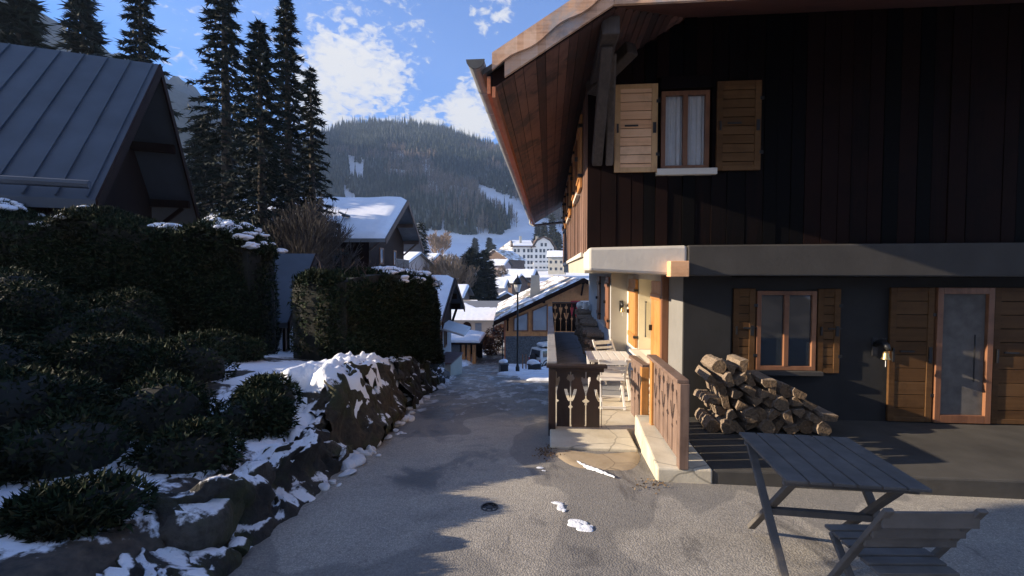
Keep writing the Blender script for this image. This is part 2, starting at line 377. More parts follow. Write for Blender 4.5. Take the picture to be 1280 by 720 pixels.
# unseen mountainside added on the left to shade the valley and the lower forest
def mt(X,Y):
    r=sstep(0,75,Y)*(1-.6*sstep(900,1300,Y)); return -14+r*np.clip(-X-150,0,760)*.62*(1+.10*fbm(X/120,Y/120,4,21))
xs=np.linspace(-905,-140,90); ys=np.concatenate([np.linspace(0,90,12),np.linspace(105,1180,80)])
X,Y=np.meshgrid(xs,ys); Z=mt(X,Y); Y=Y+.1405*X+262; n=len(xs); i=np.arange(len(ys)-1)[:,None]*n+np.arange(n-1)
t=NT('wooded_mountainside'); v=t.vec(); t.bump(t.noise(v,.09,6,.7),1.,8.)
M['mountain']=t.set(t.ramp(t.noise(v,.06,8,.7),[(.35,(.018,.026,.024)),(.55,(.05,.062,.052)),(.66,(.10,.095,.085)),(.74,(.55,.58,.62))]),.95)
tag(npmesh('mountain',np.stack([X,Y,Z],-1).reshape(-1,3),np.stack([i,i+1,i+1+n,i+n],-1).reshape(-1,4),M['mountain'],smooth=True),kind='structure')

# road
t=NT('worn_asphalt'); v=t.vec(); lo=t.noise(v,.5,5,.6); mid=t.noise(v,2.2,7,.65,.4); hi=t.vor(v,75); hi2=t.noise(v,38,4,.7)
yy=t.n('ShaderNodeSeparateXYZ',{'Vector':v}).outputs[1]
col=t.ramp(t.math('ADD',t.math('MULTIPLY',lo,.5),t.math('MULTIPLY',mid,.5)),[(.36,(.32,.295,.26)),(.48,(.48,.44,.38)),(.62,(.60,.55,.46))])
col=t.mix(t.ramp(hi,[(.10,0.),(.45,.62)]),col,t.mix(t.ramp(hi2,[(.35,0.),(.65,1.)]),(.06,.058,.055),(.24,.225,.20)))
col=t.mix(t.ramp(t.vor(v,34),[(.05,.75),(.17,0.)]),col,(.60,.56,.48))
# old repairs: darker rectangles of newer asphalt
pt=t.noise(t.vec((.8,.28,1.)),1.0,2,.4,.2); col=t.mix(t.ramp(pt,[(.545,0.),(.555,.55)]),col,t.mix(hi2,(.09,.09,.09),(.19,.18,.17)))
# cracks
vc=t.n('ShaderNodeMixRGB',{'Fac':.30,'Color1':v,'Color2':t.n('ShaderNodeTexNoise',{'Vector':v,'Scale':2.2,'Detail':7.}).outputs['Color']}).outputs[0]
ck=t.n('ShaderNodeTexVoronoi',{'Vector':vc,'Scale':.55},feature='DISTANCE_TO_EDGE').outputs[0]
ckm=t.math('MULTIPLY',t.ramp(ck,[(.0015,1.),(.005,0.)]),t.ramp(t.noise(v,.9,3),[(.55,0.),(.66,.7)]))
col=t.mix(ckm,col,(.025,.024,.022))
# damp and melt-water further down the lane
wet=t.math('ADD',t.noise(t.vec((1.,.40,1.)),1.25,6,.65,.7),t.n('ShaderNodeMapRange',{'Value':yy,'From Min':3.5,'From Max':9.,'To Min':-.13,'To Max':.015}).outputs[0])
wm=t.ramp(wet,[(.46,0.),(.56,1.)])
col=t.mix(t.math('MULTIPLY',wm,.78),col,(.045,.047,.053))
sl=t.ramp(t.math('ADD',t.noise(t.vec((1.3,.42,1.)),2.0,7,.7),t.n('ShaderNodeMapRange',{'Value':yy,'From Min':5.5,'From Max':10.,'To Min':-.2,'To Max':.0}).outputs[0]),[(.53,0.),(.60,.85)])
col=t.mix(sl,col,(.56,.56,.57))
rg=t.math('SUBTRACT',.9,t.math('MULTIPLY',wm,.55))
t.bump(t.math('ADD',t.math('MULTIPLY',hi,.8),t.math('ADD',mid,t.math('MULTIPLY',ckm,-1.5))),.4,.009)
M['asphalt']=t.set(col,rg,Specular_IOR_Level=.35)
ys=np.concatenate([np.arange(-12,12,.12),np.arange(12,60,.5)]); n=81
A=XL(ys)-.22; B=XR(ys)+.05
X=A[:,None]+(B-A)[:,None]*np.linspace(0,1,n); Y=np.repeat(ys[:,None],n,1)
X[:,0]+=fbm(ys*1.7,ys*0,3,5)*.10; X[:,-1]+=fbm(ys*1.1,ys*0+3,3,6)*.1
Z=road_z(Y)+fbm(X*.5,Y*.5,3,17)*.012+fbm(X*.16,Y*.2,2,18)*.02
i=np.arange(len(ys)-1)[:,None]*n+np.arange(n-1)
tag(npmesh('road',np.stack([X,Y,Z],-1).reshape(-1,3),np.stack([i,i+1,i+1+n,i+n],-1).reshape(-1,4),M['asphalt'],smooth=True),kind='structure')
def road_h(x,y): return float(road_z(y)+fbm(x*.5,y*.5,3,17)*.012+fbm(x*.16,y*.2,2,18)*.02)

# ------------------------------------------------------------------ light
EL, AZ = R(18), R(82)      # low sun from the left, a little behind the camera
sd=bpy.data.lights.new('sun','SUN'); sd.energy=5.0; sd.angle=R(.5); sd.color=(1,.83,.62)
so=bpy.data.objects.new('sun',sd); COL.objects.link(so)
ray=Vector((math.sin(AZ)*math.cos(EL),math.cos(AZ)*math.cos(EL),-math.sin(EL)))
so.rotation_euler=ray.to_track_quat('-Z','Y').to_euler()
W=bpy.data.worlds.new('World'); sc.world=W; W.use_nodes=True
t=NT.__new__(NT); t.t=W.node_tree; bg=t.t.nodes['Background']; out=t.t.nodes['World Output']
sky=t.n('ShaderNodeTexSky',sky_type='NISHITA',sun_disc=False); sky.sun_elevation=EL; sky.sun_rotation=math.atan2(-ray.x,-ray.y); sky.air_density=1.; sky.dust_density=.3; sky.ozone_density=2.2; sky.altitude=900
bg.inputs[1].default_value=.15
t.t.links.new(t.mix(1.,sky.outputs[0],(.31,.535,.86),'MULTIPLY'),bg.inputs[0])
# clouds of the sky dome
gv=t.n('ShaderNodeTexCoord').outputs['Generated']; sp=t.n('ShaderNodeSeparateXYZ',{'Vector':gv}).outputs
zz=t.math('ADD',t.math('MAXIMUM',sp[2],0.),.22)
pv=t.n('ShaderNodeCombineXYZ',{'X':t.math('DIVIDE',sp[0],zz),'Y':t.math('DIVIDE',sp[1],zz),'Z':0.}).outputs[0]
cl=t.math('ADD',t.math('MULTIPLY',t.noise(pv,28.,6,.58,.5),.78),t.math('MULTIPLY',t.noise(pv,8.,5,.55),.27))
def lobe(px,py,w):
    d=(cam_d+cam_r*((px-640)/F)+cam_u*((360-py)/F)).normalized()
    dt=t.n('ShaderNodeVectorMath',{0:gv,1:tuple(d)},operation='DOT_PRODUCT').outputs['Value']
    c=math.cos(w); return t.n('ShaderNodeMapRange',{'Value':dt,'From Min':c,'From Max':1-(1-c)*.1,'To Min':0.,'To Max':1.},interpolation_type='SMOOTHSTEP').outputs[0]
lobes=[(445,130,.15,.27),(478,40,.15,.20),(300,90,.25,.17),(604,128,.09,.34),(560,155,.08,.27),(618,12,.065,.24),(525,170,.06,.2),(600,165,.05,.15)]
acc=None
for px,py,w,k in lobes:
    l=t.math('MULTIPLY',lobe(px,py,w),k); acc=l if acc is None else t.math('ADD',acc,l)
acc=t.math('ADD',acc,t.n('ShaderNodeMapRange',{'Value':sp[1],'From Min':.15,'From Max':-.35,'To Min':0.,'To Max':.29}).outputs[0])  # extra cloud cover behind the camera, added for neutral fill light
f=t.math('ADD',cl,t.math('SUBTRACT',acc,.24))
mask=t.ramp(f,[(.50,0.),(.60,.65),(.72,.97)])
bg2=t.n('ShaderNodeBackground',{'Color':(1.,.975,.945,1),'Strength':.40})
mx=t.n('ShaderNodeMixShader',{0:mask,1:bg.outputs[0],2:bg2.outputs[0]}); t.t.links.new(mx.outputs[0],out.inputs['Surface'])
sc.view_settings.view_transform='Standard'; sc.view_settings.look='None'; sc.view_settings.exposure=1.2; sc.view_settings.gamma=1
sc.render.engine='CYCLES'; sc.cycles.use_denoising=True; sc.cycles.max_bounces=7; sc.cycles.transparent_max_bounces=6; sc.cycles.volume_bounces=0

for k in ('black_wood','old_wood','dark_render','slab_dark','kerb_dark','grey_slat','shutter_dark'): M[k].node_tree.nodes['Principled BSDF'].inputs['Specular IOR Level'].default_value=.12
# ------------------------------------------------------------------ the big chalet on the right
P=-2.18          # terrace level
ch=thing('chalet','large chalet with dark timber upper storey, white slab band and raised terrace beside the lane','chalet',(2.2,8,P))
CL=(-2.2,-8,-P)
def part(mb,name,mat,parent=None,**k):
    return mb.build(name,mat,parent or ch,loc=CL if parent is None else None,**k)
TAN=.613
def sof(x): return 1.93+TAN*(x+.43)
# upper storey: front boards round the window, side boards
WX0,WX1,WZ0,WZ1=1.45,2.06,1.33,2.44
b=MB(); x=.5
while x<8.9:
    w=rnd.uniform(.15,.23); x1=min(x+w,8.95); y=6.0+rnd.uniform(-.008,.008); g=.004
    top=min(sof(x+.05),sof(9.4-x1),3.24)
    if x1>WX0 and x<WX1:
        b.box(x+g,x1-g,y,y+.04,.30,WZ0-.06); b.box(x+g,x1-g,y,y+.04,WZ1+.06,top)
    else: b.box(x+g,x1-g,y,y+.04,.30,top)
    x=x1
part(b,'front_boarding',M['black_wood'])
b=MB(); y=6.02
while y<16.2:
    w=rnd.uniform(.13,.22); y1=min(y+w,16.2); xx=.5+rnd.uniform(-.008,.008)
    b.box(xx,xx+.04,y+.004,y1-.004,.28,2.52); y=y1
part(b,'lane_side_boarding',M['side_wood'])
b=MB(); b.prism([(.55,.29),(8.9,.29),(8.9,2.4),(6.6,4.2),(2.7,4.2),(.55,2.44)],'y',6.6,16.15)
b.box(.545,WX0-.05,6.045,6.6,.29,2.4); b.box(WX1+.05,8.9,6.045,6.6,.29,3.0); b.box(WX0-.05,WX1+.05,6.045,6.6,.29,WZ0-.07); b.box(WX0-.05,WX1+.05,6.045,6.6,WZ1+.07,3.0)
part(b,'upper_storey_core',M['old_wood'])
# slab band
b=MB(); b.hexa([(.5,5.75,.015),(1.72,5.75,-.05),(1.72,6.6,-.05),(.5,6.6,.015),(.5,5.75,.31),(1.72,5.75,.335),(1.72,6.6,.29),(.5,6.6,.29)])
part(b,'slab_band',M['slab'],bevel=.035)
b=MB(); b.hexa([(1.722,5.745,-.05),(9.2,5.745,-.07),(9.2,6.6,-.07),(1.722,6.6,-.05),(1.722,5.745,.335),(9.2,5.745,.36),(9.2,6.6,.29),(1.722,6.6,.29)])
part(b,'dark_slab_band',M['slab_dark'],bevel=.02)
b=MB(); b.box(.52,9.,6.602,16.2,-.02,.285); part(b,'floor_slab',M['tan'])
b=MB(); b.box(.47,.515,6.7,12.2,.225,.29); b.box(.47,.518,12.25,16.2,.2,.28); part(b,'slab_flashing',M['slab'])
b=MB(); b.box(1.475,1.70,5.60,5.80,-.06,.135); part(b,'beam_end',M['shutter'],bevel=.008)
# lower storey
b=MB(); b.box(1.43,2.4,10.5,11.2,P,-.03); b.box(1.43,2.4,12.45,16.2,P,-.03); b.box(1.43,2.4,11.2,12.45,P,-1.32); b.box(1.43,2.4,11.2,12.45,-.12,-.03); b.box(1.75,2.4,11.2,12.45,-1.32,-.12)
part(b,'plaster_wall',M['stucco_cool'])
b=MB(); b.box(1.438,1.83,10.492,10.499,P,-.02); part(b,'wall_return',M['tan'])
b=MB(); b.box(1.802,2.4,6.2,6.93,P,-.03); part(b,'plaster_wall',M['grey_pier'])  # near wall strip painted grey in place of shade
MB().box(1.70,1.80,6.90,6.99,P,-.03).build('timber_post',M['frame_wood'],ch,bevel=.006,loc=CL)  # post made up for the dark band beside the shutter
b=MB(); b.box(1.8,2.4,6.93,7.8,P,-.03); b.box(1.8,2.4,9.16,10.49,P,-.03); b.box(1.8,2.4,7.8,9.16,P,-1.56); b.box(1.8,2.4,7.8,9.16,-.14,-.03); b.box(2.11,2.4,7.8,9.16,-1.56,-.14)
part(b,'plaster_wall',M['stucco'])
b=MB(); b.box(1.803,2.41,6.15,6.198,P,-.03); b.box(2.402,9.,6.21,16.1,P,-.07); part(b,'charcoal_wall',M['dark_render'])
b=MB(); b.box(1.62,1.80,7.76,9.2,-1.60,-1.555); part(b,'window_ledge',M['slab'],bevel=.006)
# roof
b=MB(); ridge=sof(4.7); T=.15
def slab(poly,t=T):
    n=len(poly); b.add(poly+[(p[0],p[1],p[2]+t) for p in poly],[tuple(range(n-1,-1,-1)),tuple(range(n,2*n))]+[(i,(i+1)%n,n+(i+1)%n,n+i) for i in range(n)])
y0=4.52; hx=.62; hz=sof(hx); kk=.45; yr=y0+(ridge-hz)/kk
slab([(-.58,y0,sof(-.58)),(hx,y0,hz),(4.7,yr,ridge),(4.7,17.2,ridge),(-.58,17.2,sof(-.58))]); o1=b
part(b,'roof',M['old_wood'])
b=MB(); x=-.578
while x<4.6:
    w=rnd.uniform(.085,.135); x1=min(x+w,4.68); dz=-.012-rnd.uniform(0,.006)
    ya=4.53 if x<hx else y0+(sof(x)-hz)/kk+.02
    b.hexa([(x+.003,ya,sof(x+.003)+dz),(x1-.003,ya if x<hx else y0+(sof(x1)-hz)/kk+.02,sof(x1-.003)+dz),(x1-.003,17.15,sof(x1-.003)+dz),(x+.003,17.15,sof(x+.003)+dz),(x+.003,ya,sof(x+.003)-.002),(x1-.003,ya,sof(x1-.003)-.002),(x1-.003,17.15,sof(x1-.003)-.002),(x+.003,17.15,sof(x+.003)-.002)])
    x=x1
part(b,'soffit_boarding',M['soffit'])
b=MB(); slab([(9.98,y0,sof(-.58)),(9.98,17.2,sof(-.58)),(4.7,17.2,ridge+.003),(4.7,yr,ridge+.003),(8.78,y0,hz)]); part(b,'roof',M['soffit'])
b=MB(); slab([(hx+.004,y0,hz+.003),(8.776,y0,hz+.003),(4.7,yr+.004,ridge+.003)]); part(b,'hipped_roof_end',M['soffit_x'])
b=MB()
def tiles(poly): slab([(p[0],p[1],p[2]+T+.006) for p in poly],.05)
tiles([(-.66,y0-.06,sof(-.66)),(hx,y0-.06,hz),(4.7,yr-.06,ridge),(4.7,17.25,ridge),(-.66,17.25,sof(-.66))])
tiles([(hx+.01,y0-.06,hz+.004),(8.77,y0-.06,hz+.004),(4.7,yr-.07,ridge+.004)])
tiles([(10.06,17.25,sof(-.66)),(4.7,17.25,ridge+.004),(4.7,yr-.06,ridge+.004),(8.78,y0-.06,hz),(10.06,y0-.06,sof(-.66))])
part(b,'roof_tiles',M['slate'])
# bargeboard with carved lower edge, and hip fascia
def up(x): return 1.93+TAN*(x+.43)
def carved(xs,lo,hi,y,t):
    for i in range(len(xs)-1):
        a,c=xs[i],xs[i+1]
        b.hexa([(a,y,lo(a)),(c,y,lo(c)),(c,y+t,lo(c)),(a,y+t,lo(a)),(a,y,hi(a)),(c,y,hi(c)),(c,y+t,hi(c)),(a,y+t,hi(a))])
b=MB(); lo=lambda x: up(x)+.0-.02*0; carved(np.linspace(-.44,.615,14),lambda x:up(x)-.005,lambda x:up(x)+.235,4.455,.035); part(b,'bargeboard',M['barge'])
b=MB(); carved(np.linspace(-.56,.615,20),lambda x:up(x)+.12+.022*math.sin((x+.5)*13)+.02*max(0,1-(x+.56)*4),lambda x:up(x)+.29,4.42,.03); part(b,'carved_bargeboard',M['barge'])
b=MB(); carved(np.linspace(.62,8.78,40),lambda x:hz-.005+.012*(x>99),lambda x:hz+.235,4.46,.035); part(b,'fascia_board',M['barge'])
b=MB(); carved(np.linspace(.62,8.78,110),lambda x:hz+.135+.02*math.sin((x)*13),lambda x:hz+.29,4.425,.03); part(b,'carved_fascia_board',M['barge'])
b=MB(); b.box(-.62,-.585,4.5,17.2,sof(-.6)-.05,sof(-.6)+.12); part(b,'eaves_board',M['eave_board'])
b=MB(); b.box(-.57,-.535,4.49,17.15,sof(-.57)-.11,sof(-.57)-.004); part(b,'eaves_board',M['eave_board'])
# gutter and its pipe
b=MB(); gx,gz,gr=-.715,2.055,.085
def half(y,r):
    return [(gx+r*math.cos(a),y,gz+r*math.sin(a)) for a in np.linspace(math.pi,2*math.pi,9)]
ysg=list(np.linspace(4.36,17.3,15)); V=[]; 
for y in ysg: V+=half(y,gr)+half(y,gr-.006)[::-1]
Fg=[]
for i in range(len(ysg)-1):
    for k in range(18): Fg.append((i*18+k,(i+1)*18+k,(i+1)*18+(k+1)%18,i*18+(k+1)%18))
b.add(V,Fg); 
gut=part(b,'gutter',M['zinc'],smooth=False); b=MB()
b.add(half(4.36,gr+.006)+half(4.375,gr+.006),[tuple(range(9)),tuple(range(17,8,-1))]+[(i,9+i,10+i,i+1) for i in range(8)])
b.build('gutter_end',M['zinc_end'],gut)
b=MB()
for y in np.arange(5.0,17.2,.62):
    b.add(half(y-.014,gr+.008)+half(y+.014,gr+.008),[(i,9+i,10+i,i+1) for i in range(8)])
    b.box(gx-gr-.006,gx+gr+.05,y-.012,y+.012,gz+.0,gz+.012)
b.build('gutter_bracket',M['steel'],gut)
b=MB(); b.tube([(gx,17.1,gz-.07),(gx,17.1,gz-.22),(gx+.12,17.05,gz-.3),(.45,16.45,gz-.26),(.75,16.40,gz-.30),(1.55,16.40,gz-.33),(1.62,16.40,gz-.5),(1.62,16.40,-1.6),(1.62,16.40,-4.0)],.045,10); part(b,'downpipe',M['zinc'],smooth=True)
b=MB(); b.lathe([(.075,0),(.075,.95),(.08,.95),(.08,1.0),(.06,1.0)],(-.155,6.6,2.22)); b.lathe([(.115,1.08),(.02,1.2)],(-.155,6.6,2.22)); b.lathe([(.1,.42),(.1,.46),(.08,.5)],(-.155,6.6,2.22)); part(b,'flue_pipe',M['zinc'],smooth=False)
# purlin and its strut
b=MB(); b.box(.52,.70,4.62,6.1,sof(.6)-.19,sof(.6)-.005); part(b,'purlin',M['grey_post'],bevel=.015)
b=MB(); b.bar((.62,5.98,1.42),(.60,4.86,sof(.6)-.17),.13,.15); b.bar((.78,5.97,1.40),(.70,5.2,sof(.6)-.10),.10,.12); part(b,'strut',M['grey_post'],bevel=.02)
b=MB(); b.bar((.53,5.98,2.36),(.95,5.35,2.58),.16,.16); part(b,'strut',M['grey_post'],bevel=.02)
# upper window
def casement(x0,x1,z0,z1,y,fw=.055):
    f=MB(); f.box(x0,x0+fw,y,y+.06,z0,z1); f.box(x1-fw,x1,y,y+.06,z0,z1); f.box(x0+fw,x1-fw,y,y+.06,z0,z0+fw); f.box(x0+fw,x1-fw,y,y+.06,z1-fw,z1); f.box((x0+x1)/2-.03,(x0+x1)/2+.03,y-.004,y+.056,z0+fw,z1-fw)
    return f
win=part(casement(WX0,WX1,WZ0,WZ1-.1,6.03),'window',M['frame_wood'],bevel=.004)
MB().box(WX0+.05,WX1-.05,6.058,6.064,WZ0+.05,WZ1-.15).build('pane',M['glass_clear'],win)
b=MB(); xsx=np.linspace(WX0+.04,WX1-.04,60)
b.add([(x,6.115+.012*math.sin(x*95)+.006*math.sin(x*41),z) for z in (WZ0+.04,WZ1-.12) for x in xsx],[(i,i+1,61+i,60+i) for i in range(59)]); b.build('curtain',M['curtain'],win)
MB().box(WX0-.05,WX1+.05,6.5,6.55,WZ0,WZ1).build('dark_room',M['plastic_dark'],win)
b=MB(); b.box(WX0-.07,WX1+.07,5.93,6.1,WZ0-.085,WZ0-.004); b.build('sill',M['slab'],win,bevel=.006)
b=MB(); b.box(WX0-.02,WX1+.02,5.975,6.08,WZ1-.09,WZ1+.07); b.build('lintel',M['old_wood'],win,bevel=.006)
def shutter_x(x0,x1,z0,z1,y,mat):
    "plank shutter lying on a wall that faces -y"
    n=10; b=MB(); h=(z1-z0)/n
    for i in range(n): b.box(x0+.075,x1-.075,y+.008,y+.032,z0+i*h+.004,z0+(i+1)*h-.004)
    o=part(b,'shutter',mat,bevel=.003)
    b=MB(); b.box(x0,x0+.075,y,y+.036,z0,z1); b.box(x1-.075,x1,y,y+.036,z0,z1); b.box(x0+.076,x1-.076,y+.001,y+.035,z0-.001,z0+.06); b.box(x0+.076,x1-.076,y+.001,y+.035,z1-.06,z1+.001)
    b.build('shutter_frame',mat if mat is not M['shutter'] else M['shutter_stile'],o,bevel=.004)
    h=z1-z0
    for nm,q in (('bolt',(x0+.13,x0+.30,y-.006,y+.007,z0+.52*h,z0+.52*h+.02)),('catch',(x1-.06,x1-.02,y-.012,y,z0+.44*h,z0+.56*h)),('pull',(x0+.03,x0+.05,y-.02,y,z0+.45*h,z0+.55*h)),('hinge',(x1-.02,x1+.03,y-.006,y+.012,z0+.2*h-.02,z0+.2*h+.02)),('hinge',(x1-.02,x1+.03,y-.006,y+.012,z0+.8*h-.02,z0+.8*h+.02))):
        MB().box(*q).build(nm,M['iron'],o)
    return o
M['shutter_stile']=m_wood('honey_pine_upright',(.33,.17,.07),(.52,.30,.13),(.62,.40,.2),'z',.45,.2)
shutter_x(.84,1.385,1.29,2.41,5.945,M['shutter'])
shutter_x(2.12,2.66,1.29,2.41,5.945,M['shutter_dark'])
def shutter_y(y0,y1,z0,z1,x,mat,t=.04,parent=None):
    "plank shutter lying on a wall that faces -x"
    b=MB(); n=4; w=(y1-y0)/n
    for i in range(n): b.box(x-t,x-.004,y0+i*w+.003,y0+(i+1)*w-.003,z0,z1)
    o=part(b,'shutter',mat,bevel=.004)
    h=z1-z0
    for zz in (.16,.84):
        MB().box(x-t-.022,x-t+.002,y0+.02,y1-.02,z0+zz*h-.05,z0+zz*h+.05).build('batten',mat,o,bevel=.004)
        MB().box(x-t-.03,x-.002,y0-.03,y0+.05,z0+zz*h-.022,z0+zz*h+.022).build('hinge',M['iron'],o)
    MB().box(x-t-.05,x-t,y1-.1,y1-.08,z0+.47*h,z0+.53*h).build('catch',M['iron'],o)
    return o
def window_y(y0,y1,z0,z1,x,depth=.1,sillmat=None):
    f=MB(); fw=.05; d=x+depth
    f.box(d,d+.05,y0,y0+fw,z0,z1); f.box(d,d+.05,y1-fw,y1,z0,z1); f.box(d,d+.05,y0+fw,y1-fw,z0,z0+fw); f.box(d,d+.05,y0+fw,y1-fw,z1-fw,z1); f.box(d-.004,d+.046,(y0+y1)/2-.03,(y0+y1)/2+.03,z0+fw,z1-fw)
    o=part(f,'window',M['frame_wood'],bevel=.004)
    MB().box(d+.02,d+.026,y0+.04,y1-.04,z0+.04,z1-.04).build('pane',M['glass'],o)
    MB().box(x-.07,x+.06,y0-.06,y1+.06,z0-.055,z0-.003).build('sill',sillmat or M['slab'],o,bevel=.006)
    return o
# windows of the lane side, upper storey
for a in (7.35,10.6,13.6):
    window_y(a,a+.85,1.28,2.3,.5,-.045)
    shutter_y(a-.62,a-.03,1.25,2.32,.49,M['shutter_v']); shutter_y(a+.88,a+1.45,1.25,2.32,.49,M['shutter_v'])
# lower lane side windows
window_y(11.22,12.43,-1.31,-.13,1.43,.16)
shutter_y(10.62,11.2,-1.34,-.12,1.425,M['frame_wood']); shutter_y(12.46,13.05,-1.34,-.12,1.425,M['frame_wood'])
# the open leaf and shutters of the recess by the table
b=MB(); b.box(2.06,2.105,7.83,9.13,-1.55,-.15); leaf=part(b,'window_leaf',M['cream'],bevel=.004)
b=MB(); b.tube([(1.94,9.14,-1.28),(1.94,9.14,-.62)],.009,6); b.lump((1.94,9.135,-.6),.018,seed=3,n=1); b.lump((1.94,9.135,-1.29),.015,seed=4,n=1); part(b,'espagnolette_bar',M['iron'])
b=MB(); b.box(1.80,2.10,9.152,9.158,-1.55,-.145); part(b,'window_reveal',M['cream'])
shutter_y(9.18,9.95,-1.54,-.15,1.795,M['shutter_v'],.06)
shutter_y(7.02,7.78,-1.72,-.15,1.795,M['shutter_v'],.06)
b=MB(); b.box(1.79,1.80,6.62,6.98,-1.9,-.2); 
# facade right of the terrace, its shade put into the colours: glazed door between pine shutters
f=MB(); X0,X1,Z0,Z1=4.95,5.62,-1.94,-.2
f.box(X0,X0+.07,6.13,6.2,Z0,Z1); f.box(X1-.07,X1,6.13,6.2,Z0,Z1); f.box(X0+.07,X1-.07,6.13,6.2,Z1-.08,Z1); f.box(X0+.07,X1-.07,6.13,6.2,Z0,Z0+.1)
dr=part(f,'door',M['frame_wood'],bevel=.004); MB().box(X0+.075,X1-.075,6.17,6.195,Z0+.1,Z1-.08).build('door_leaf',M['grey_slat'],dr)
MB().tube([(X1-.2,6.15,-1.4),(X1-.2,6.15,-.8)],.008,6).build('door_bar',M['iron'],dr)
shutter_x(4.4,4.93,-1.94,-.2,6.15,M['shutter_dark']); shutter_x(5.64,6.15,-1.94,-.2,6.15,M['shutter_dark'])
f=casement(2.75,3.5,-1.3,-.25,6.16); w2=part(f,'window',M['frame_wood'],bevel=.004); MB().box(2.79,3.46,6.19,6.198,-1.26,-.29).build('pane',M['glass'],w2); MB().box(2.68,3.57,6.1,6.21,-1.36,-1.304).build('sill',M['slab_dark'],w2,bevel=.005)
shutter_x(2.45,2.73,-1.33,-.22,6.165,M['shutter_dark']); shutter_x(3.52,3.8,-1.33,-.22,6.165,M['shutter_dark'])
# terrace
b=MB(); b.box(0.02,1.10,5.56,6.3,P-.5,P); b.box(.02,2.4,6.3,16.3,-6.,P); 
part(b,'terrace_slab',M['concrete'],bevel=.018)
b=MB(); b.box(.14,1.42,7.9,16.2,P+.001,P+.005); part(b,'terrace_floor',M['terrace'])
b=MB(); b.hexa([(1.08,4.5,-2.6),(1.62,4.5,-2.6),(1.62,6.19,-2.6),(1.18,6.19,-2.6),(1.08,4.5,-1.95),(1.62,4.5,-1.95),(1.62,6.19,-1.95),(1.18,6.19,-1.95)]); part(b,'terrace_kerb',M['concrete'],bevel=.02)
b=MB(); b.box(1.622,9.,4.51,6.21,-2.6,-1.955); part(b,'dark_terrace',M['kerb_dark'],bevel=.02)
# ---- carved balustrades: boards with cut-out tulips and hearts
def gauss(t,c,w): return math.exp(-((t-c)/w)**2)
def hole(u,t,kind):
    "True where the board is cut away; u metres from the motif's axis, t 0 top .. 1 bottom"
    a=abs(u)
    if t<.035 or t>.965: return t>.965 and a<.012
    slot=.011
    if kind=='heart':
        if .10<t<.22: slot=max(slot,.058*(1-abs(t-.15)/.07*.5) if t<.19 else .058*(.22-t)/.03*.5)
        if t<.12 and t>.085 and abs(a-.028)<.012: return True
        if .34<t<.56:
            k=(t-.34)/.22; c=.068*(1-k)**.6; 
            if abs(a-c)<.022: return True
        slot=max(slot,.034*(1-abs(t-.655)/.05))
    else:
        if .15<t<.46: 
            k=(t-.15)/.31; slot=max(slot,.068*(1-k)**.9*min(1,(t-.12)/.05))
        if .13<t<.2 and abs(a-.05)<.014: return True
        slot=max(slot,.056*(1-abs(t-.55)/.055) if abs(t-.55)<.055 else 0, .02*gauss(t,.61,.02))
    return a<slot
def balustrade(o,ux,uz,L,H,t,motifs,res,dz=None):
    "board panel with its lower left corner at o, running along ux (unit) for L; thickness t along n"
    ux=Vector(ux); n=Vector((-ux.y,ux.x,0)); nx=int(round(L/res)); nz=int(round(H/res)); keep=np.ones((nx,nz),bool)
    for i in range(nx):
        u=(i+.5)*L/nx
        for j in range(nz):
            tt=1-(j+.5)/nz
            for c,kind in motifs:
                if abs(u-c)<.09 and hole(u-c,tt,kind): keep[i,j]=False
    b=MB(); V={}
    def vid(i,j,s):
        k=(i,j,s)
        if k not in V:
            x=i*L/nx; z=j*H/nz; p=Vector(o)+ux*x+n*(t*s); zz=z+(dz(x) if dz else 0); V[k]=len(b.v); b.v.append((p.x,p.y,p.z+zz))
        return V[k]
    for i in range(nx):
        for j in range(nz):
            if not keep[i,j]: continue
            q=[(i,j),(i+1,j),(i+1,j+1),(i,j+1)]
            b.f.append(tuple(vid(*p,0) for p in q)); b.f.append(tuple(vid(*p,1) for p in reversed(q)))
            for (di,dj),(p0,p1) in {(0,-1):(q[0],q[1]),(1,0):(q[1],q[2]),(0,1):(q[2],q[3]),(-1,0):(q[3],q[0])}.items():
                a,c=i+di,j+dj
                if a<0 or c<0 or a>=nx or c>=nz or not keep[a,c]: b.f.append((vid(*p1,0),vid(*p0,0),vid(*p0,1),vid(*p1,1)))
    b.mi=[0]*len(b.f); return b
def mot(L,step=.21,off=.105):
    out=[]; k=0; x=off
    while x<L: out.append((x,('heart','vase')[k%2])); x+=step; k+=1
    return out
# front panel facing the lane
r1=part(balustrade((.115,6.2,P+.03),(1,0,0),0,.62,.80,.026,[(-.02,'vase'),(.19,'heart'),(.40,'vase'),(.60,'heart')],.006),'railing',M['rail_wood'])
b=MB(); b.box(-.03,.80,6.14,6.27,P+.86,P+.90); b.box(.06,.76,6.19,6.235,P+.80,P+.858); b.build('handrail',M['rail_wood'],r1,bevel=.008)
b=MB(); b.box(.0,.10,6.17,6.27,P-.1,P+.86); b.build('post',M['rail_wood'],r1,bevel=.008)
# long lane-side railing with its grey handrail
r2=part(balustrade((.05,16.2,P+.04),(0,-1,0),0,7.6,.84,.026,mot(7.6),.03),'railing',M['rail_wood'])
b=MB(); b.box(-.02,.12,6.275,16.3,P+.885,P+.93); b.build('handrail',M['rail_cap'],r2,bevel=.008)
for y in (8.5,12.4,16.1): MB().box(.02,.11,y,y+.09,P-.1,P+.885).build('post',M['rail_wood'],r2,bevel=.006)
# far end railing
r3=part(balustrade((.13,16.25,P+.04),(1,0,0),0,1.30,1.0,.026,mot(1.3,.2,.1),.01),'railing',M['rail_wood'])
MB().box(.12,1.43,16.2,16.32,P+1.05,P+1.09).build('handrail',M['rail_wood'],r3,bevel=.006)
